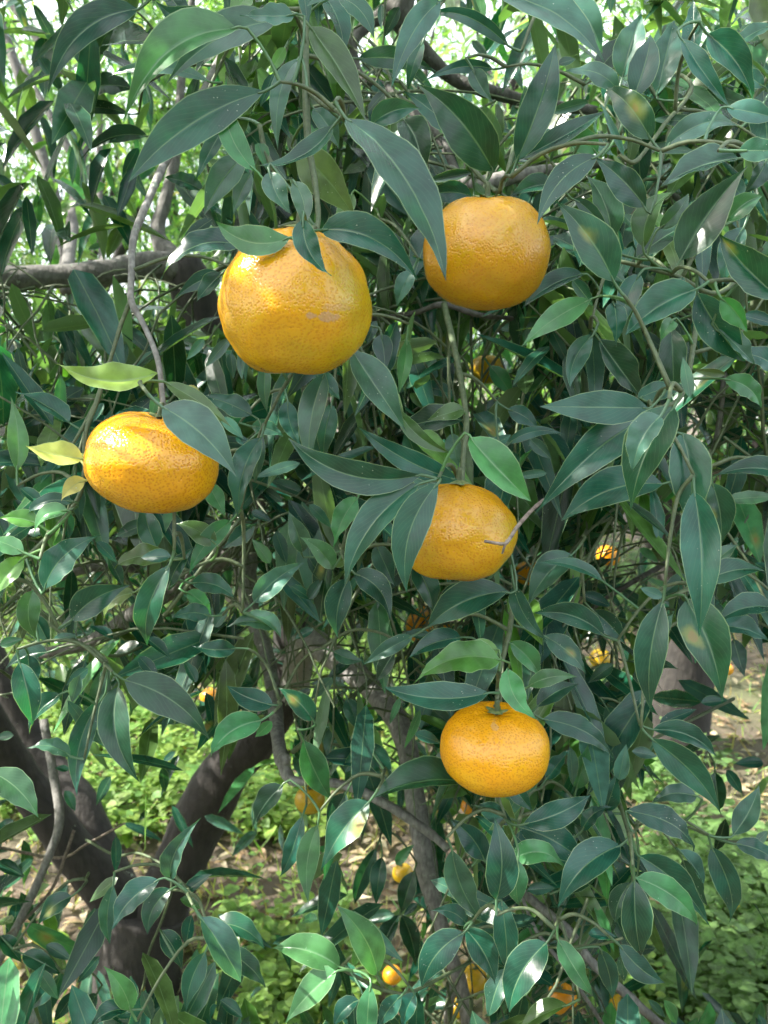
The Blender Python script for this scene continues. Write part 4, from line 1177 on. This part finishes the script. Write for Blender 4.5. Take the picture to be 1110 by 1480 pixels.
# filling of the crown in view
n_in = 3300
px = rng.uniform(-140, 1250, n_in); py = rng.uniform(-180, 1500, n_in); dd = .66 + 1.15 * rng.random(n_in) ** 1.25
st = np.array([P(a, b, d) for a, b, d in zip(px, py, dd)])
di = np.stack([rng.normal(0, .8, n_in), rng.normal(-.35, .5, n_in), rng.normal(-.25, .5, n_in)], 1)
ok = st[:, 2] > .35
shoot_set(st[ok], di[ok], rng.uniform(.10, .24, ok.sum()), rng.integers(5, 10, ok.sum()), .080, tint_mid, fol, fine, reject_mid, stick_reject=reject_stick, rad=.0016)
# crown above and to the side of the view
n_s = 640
yy = rng.uniform(-.1, 2.5, n_s)
xx = -(np.abs(yy) * .50 + .16) - 1.6 * rng.random(n_s)
zz = rng.uniform(1.0, 3.1, n_s)
st = np.stack([xx, yy, zz], 1)
di = np.stack([rng.normal(-.2, .8, n_s), rng.normal(-.2, .6, n_s), rng.normal(.0, .5, n_s)], 1)
shoot_set(st, di, rng.uniform(.16, .34, n_s), rng.integers(7, 12, n_s), .085, tint_mid, fol, fine, reject_mid, stick_reject=reject_stick, rad=.002, stick_every=2)
n_t = 340
yy = rng.uniform(.45, 1.9, n_t); xx = rng.uniform(-1.0, 1.3, n_t); zz = 1.5 + yy * .44 + .12 + 1.0 * rng.random(n_t)
st = np.stack([xx, yy, zz], 1)
di = np.stack([rng.normal(0, .8, n_t), rng.normal(-.2, .6, n_t), rng.normal(.1, .5, n_t)], 1)
shoot_set(st, di, rng.uniform(.16, .34, n_t), rng.integers(6, 11, n_t), .085, tint_mid, fol, fine, reject_mid, stick_reject=reject_stick, rad=.002, stick_every=2)
n_r = 260
yy = rng.uniform(.3, 2.0, n_r); xx = (yy * .5 + .16) + .9 * rng.random(n_r); zz = rng.uniform(.7, 2.7, n_r)
st = np.stack([xx, yy, zz], 1)
di = np.stack([rng.normal(.1, .8, n_r), rng.normal(-.2, .6, n_r), rng.normal(0, .5, n_r)], 1)
shoot_set(st, di, rng.uniform(.16, .34, n_r), rng.integers(6, 11, n_r), .085, tint_mid, fol, fine, reject_mid, stick_reject=reject_stick, rad=.002, stick_every=2)
# unseen shoots added towards the sun to shade fruit, trunk and some leaves
st, di = [], []
for (a, b, d, k) in [(525, 425, .43, 6), (470, 380, .43, 3), (660, 330, .47, 5), (700, 345, .47, 5), (745, 395, .48, 5), (640, 730, .47, 5), (705, 780, .48, 5),
                     (680, 1060, .51, 4), (745, 1080, .52, 4), (205, 1330, 1.95, 6), (290, 1180, 1.9, 6), (340, 1090, 1.85, 5), (150, 1280, 1.9, 5), (935, 640, .44, 5),
                     (960, 600, .44, 4), (560, 770, .43, 5), (530, 740, .44, 4), (90, 1210, 1.9, 4), (450, 590, .48, 4), (500, 1200, .5, 3), (740, 1410, .5, 3), (190, 1290, .57, 3)]:
    for q in range(k):
        t = rng.uniform(.5, .95)
        st.append(P(a, b, d) + SUN * t + rng.normal(0, .022, 3) + np.array([0, 0, .07])); di.append((rng.normal(0, .6), rng.normal(0, .6), -.5))
n_c = len(st)
shoot_set(np.array(st), np.array(di), rng.uniform(.14, .22, n_c), rng.integers(7, 11, n_c), .09, tint_mid, fol, fine, reject_mid, stick_reject=reject_stick, rad=.002)
fo = fol.build('foliage', M_LEAF, tree, BASE); fo['kind'] = 'stuff'
if stuff_leaf.cnt:
    so = stuff_leaf.build('small_foliage', M_LEAF, tree, BASE); so['kind'] = 'stuff'
fi = fine.build('fine_twigs', M_TWIG, tree, BASE); fi['kind'] = 'stuff'
print('hand-set leaves', len(leaves), 'bulk', fol.cnt)
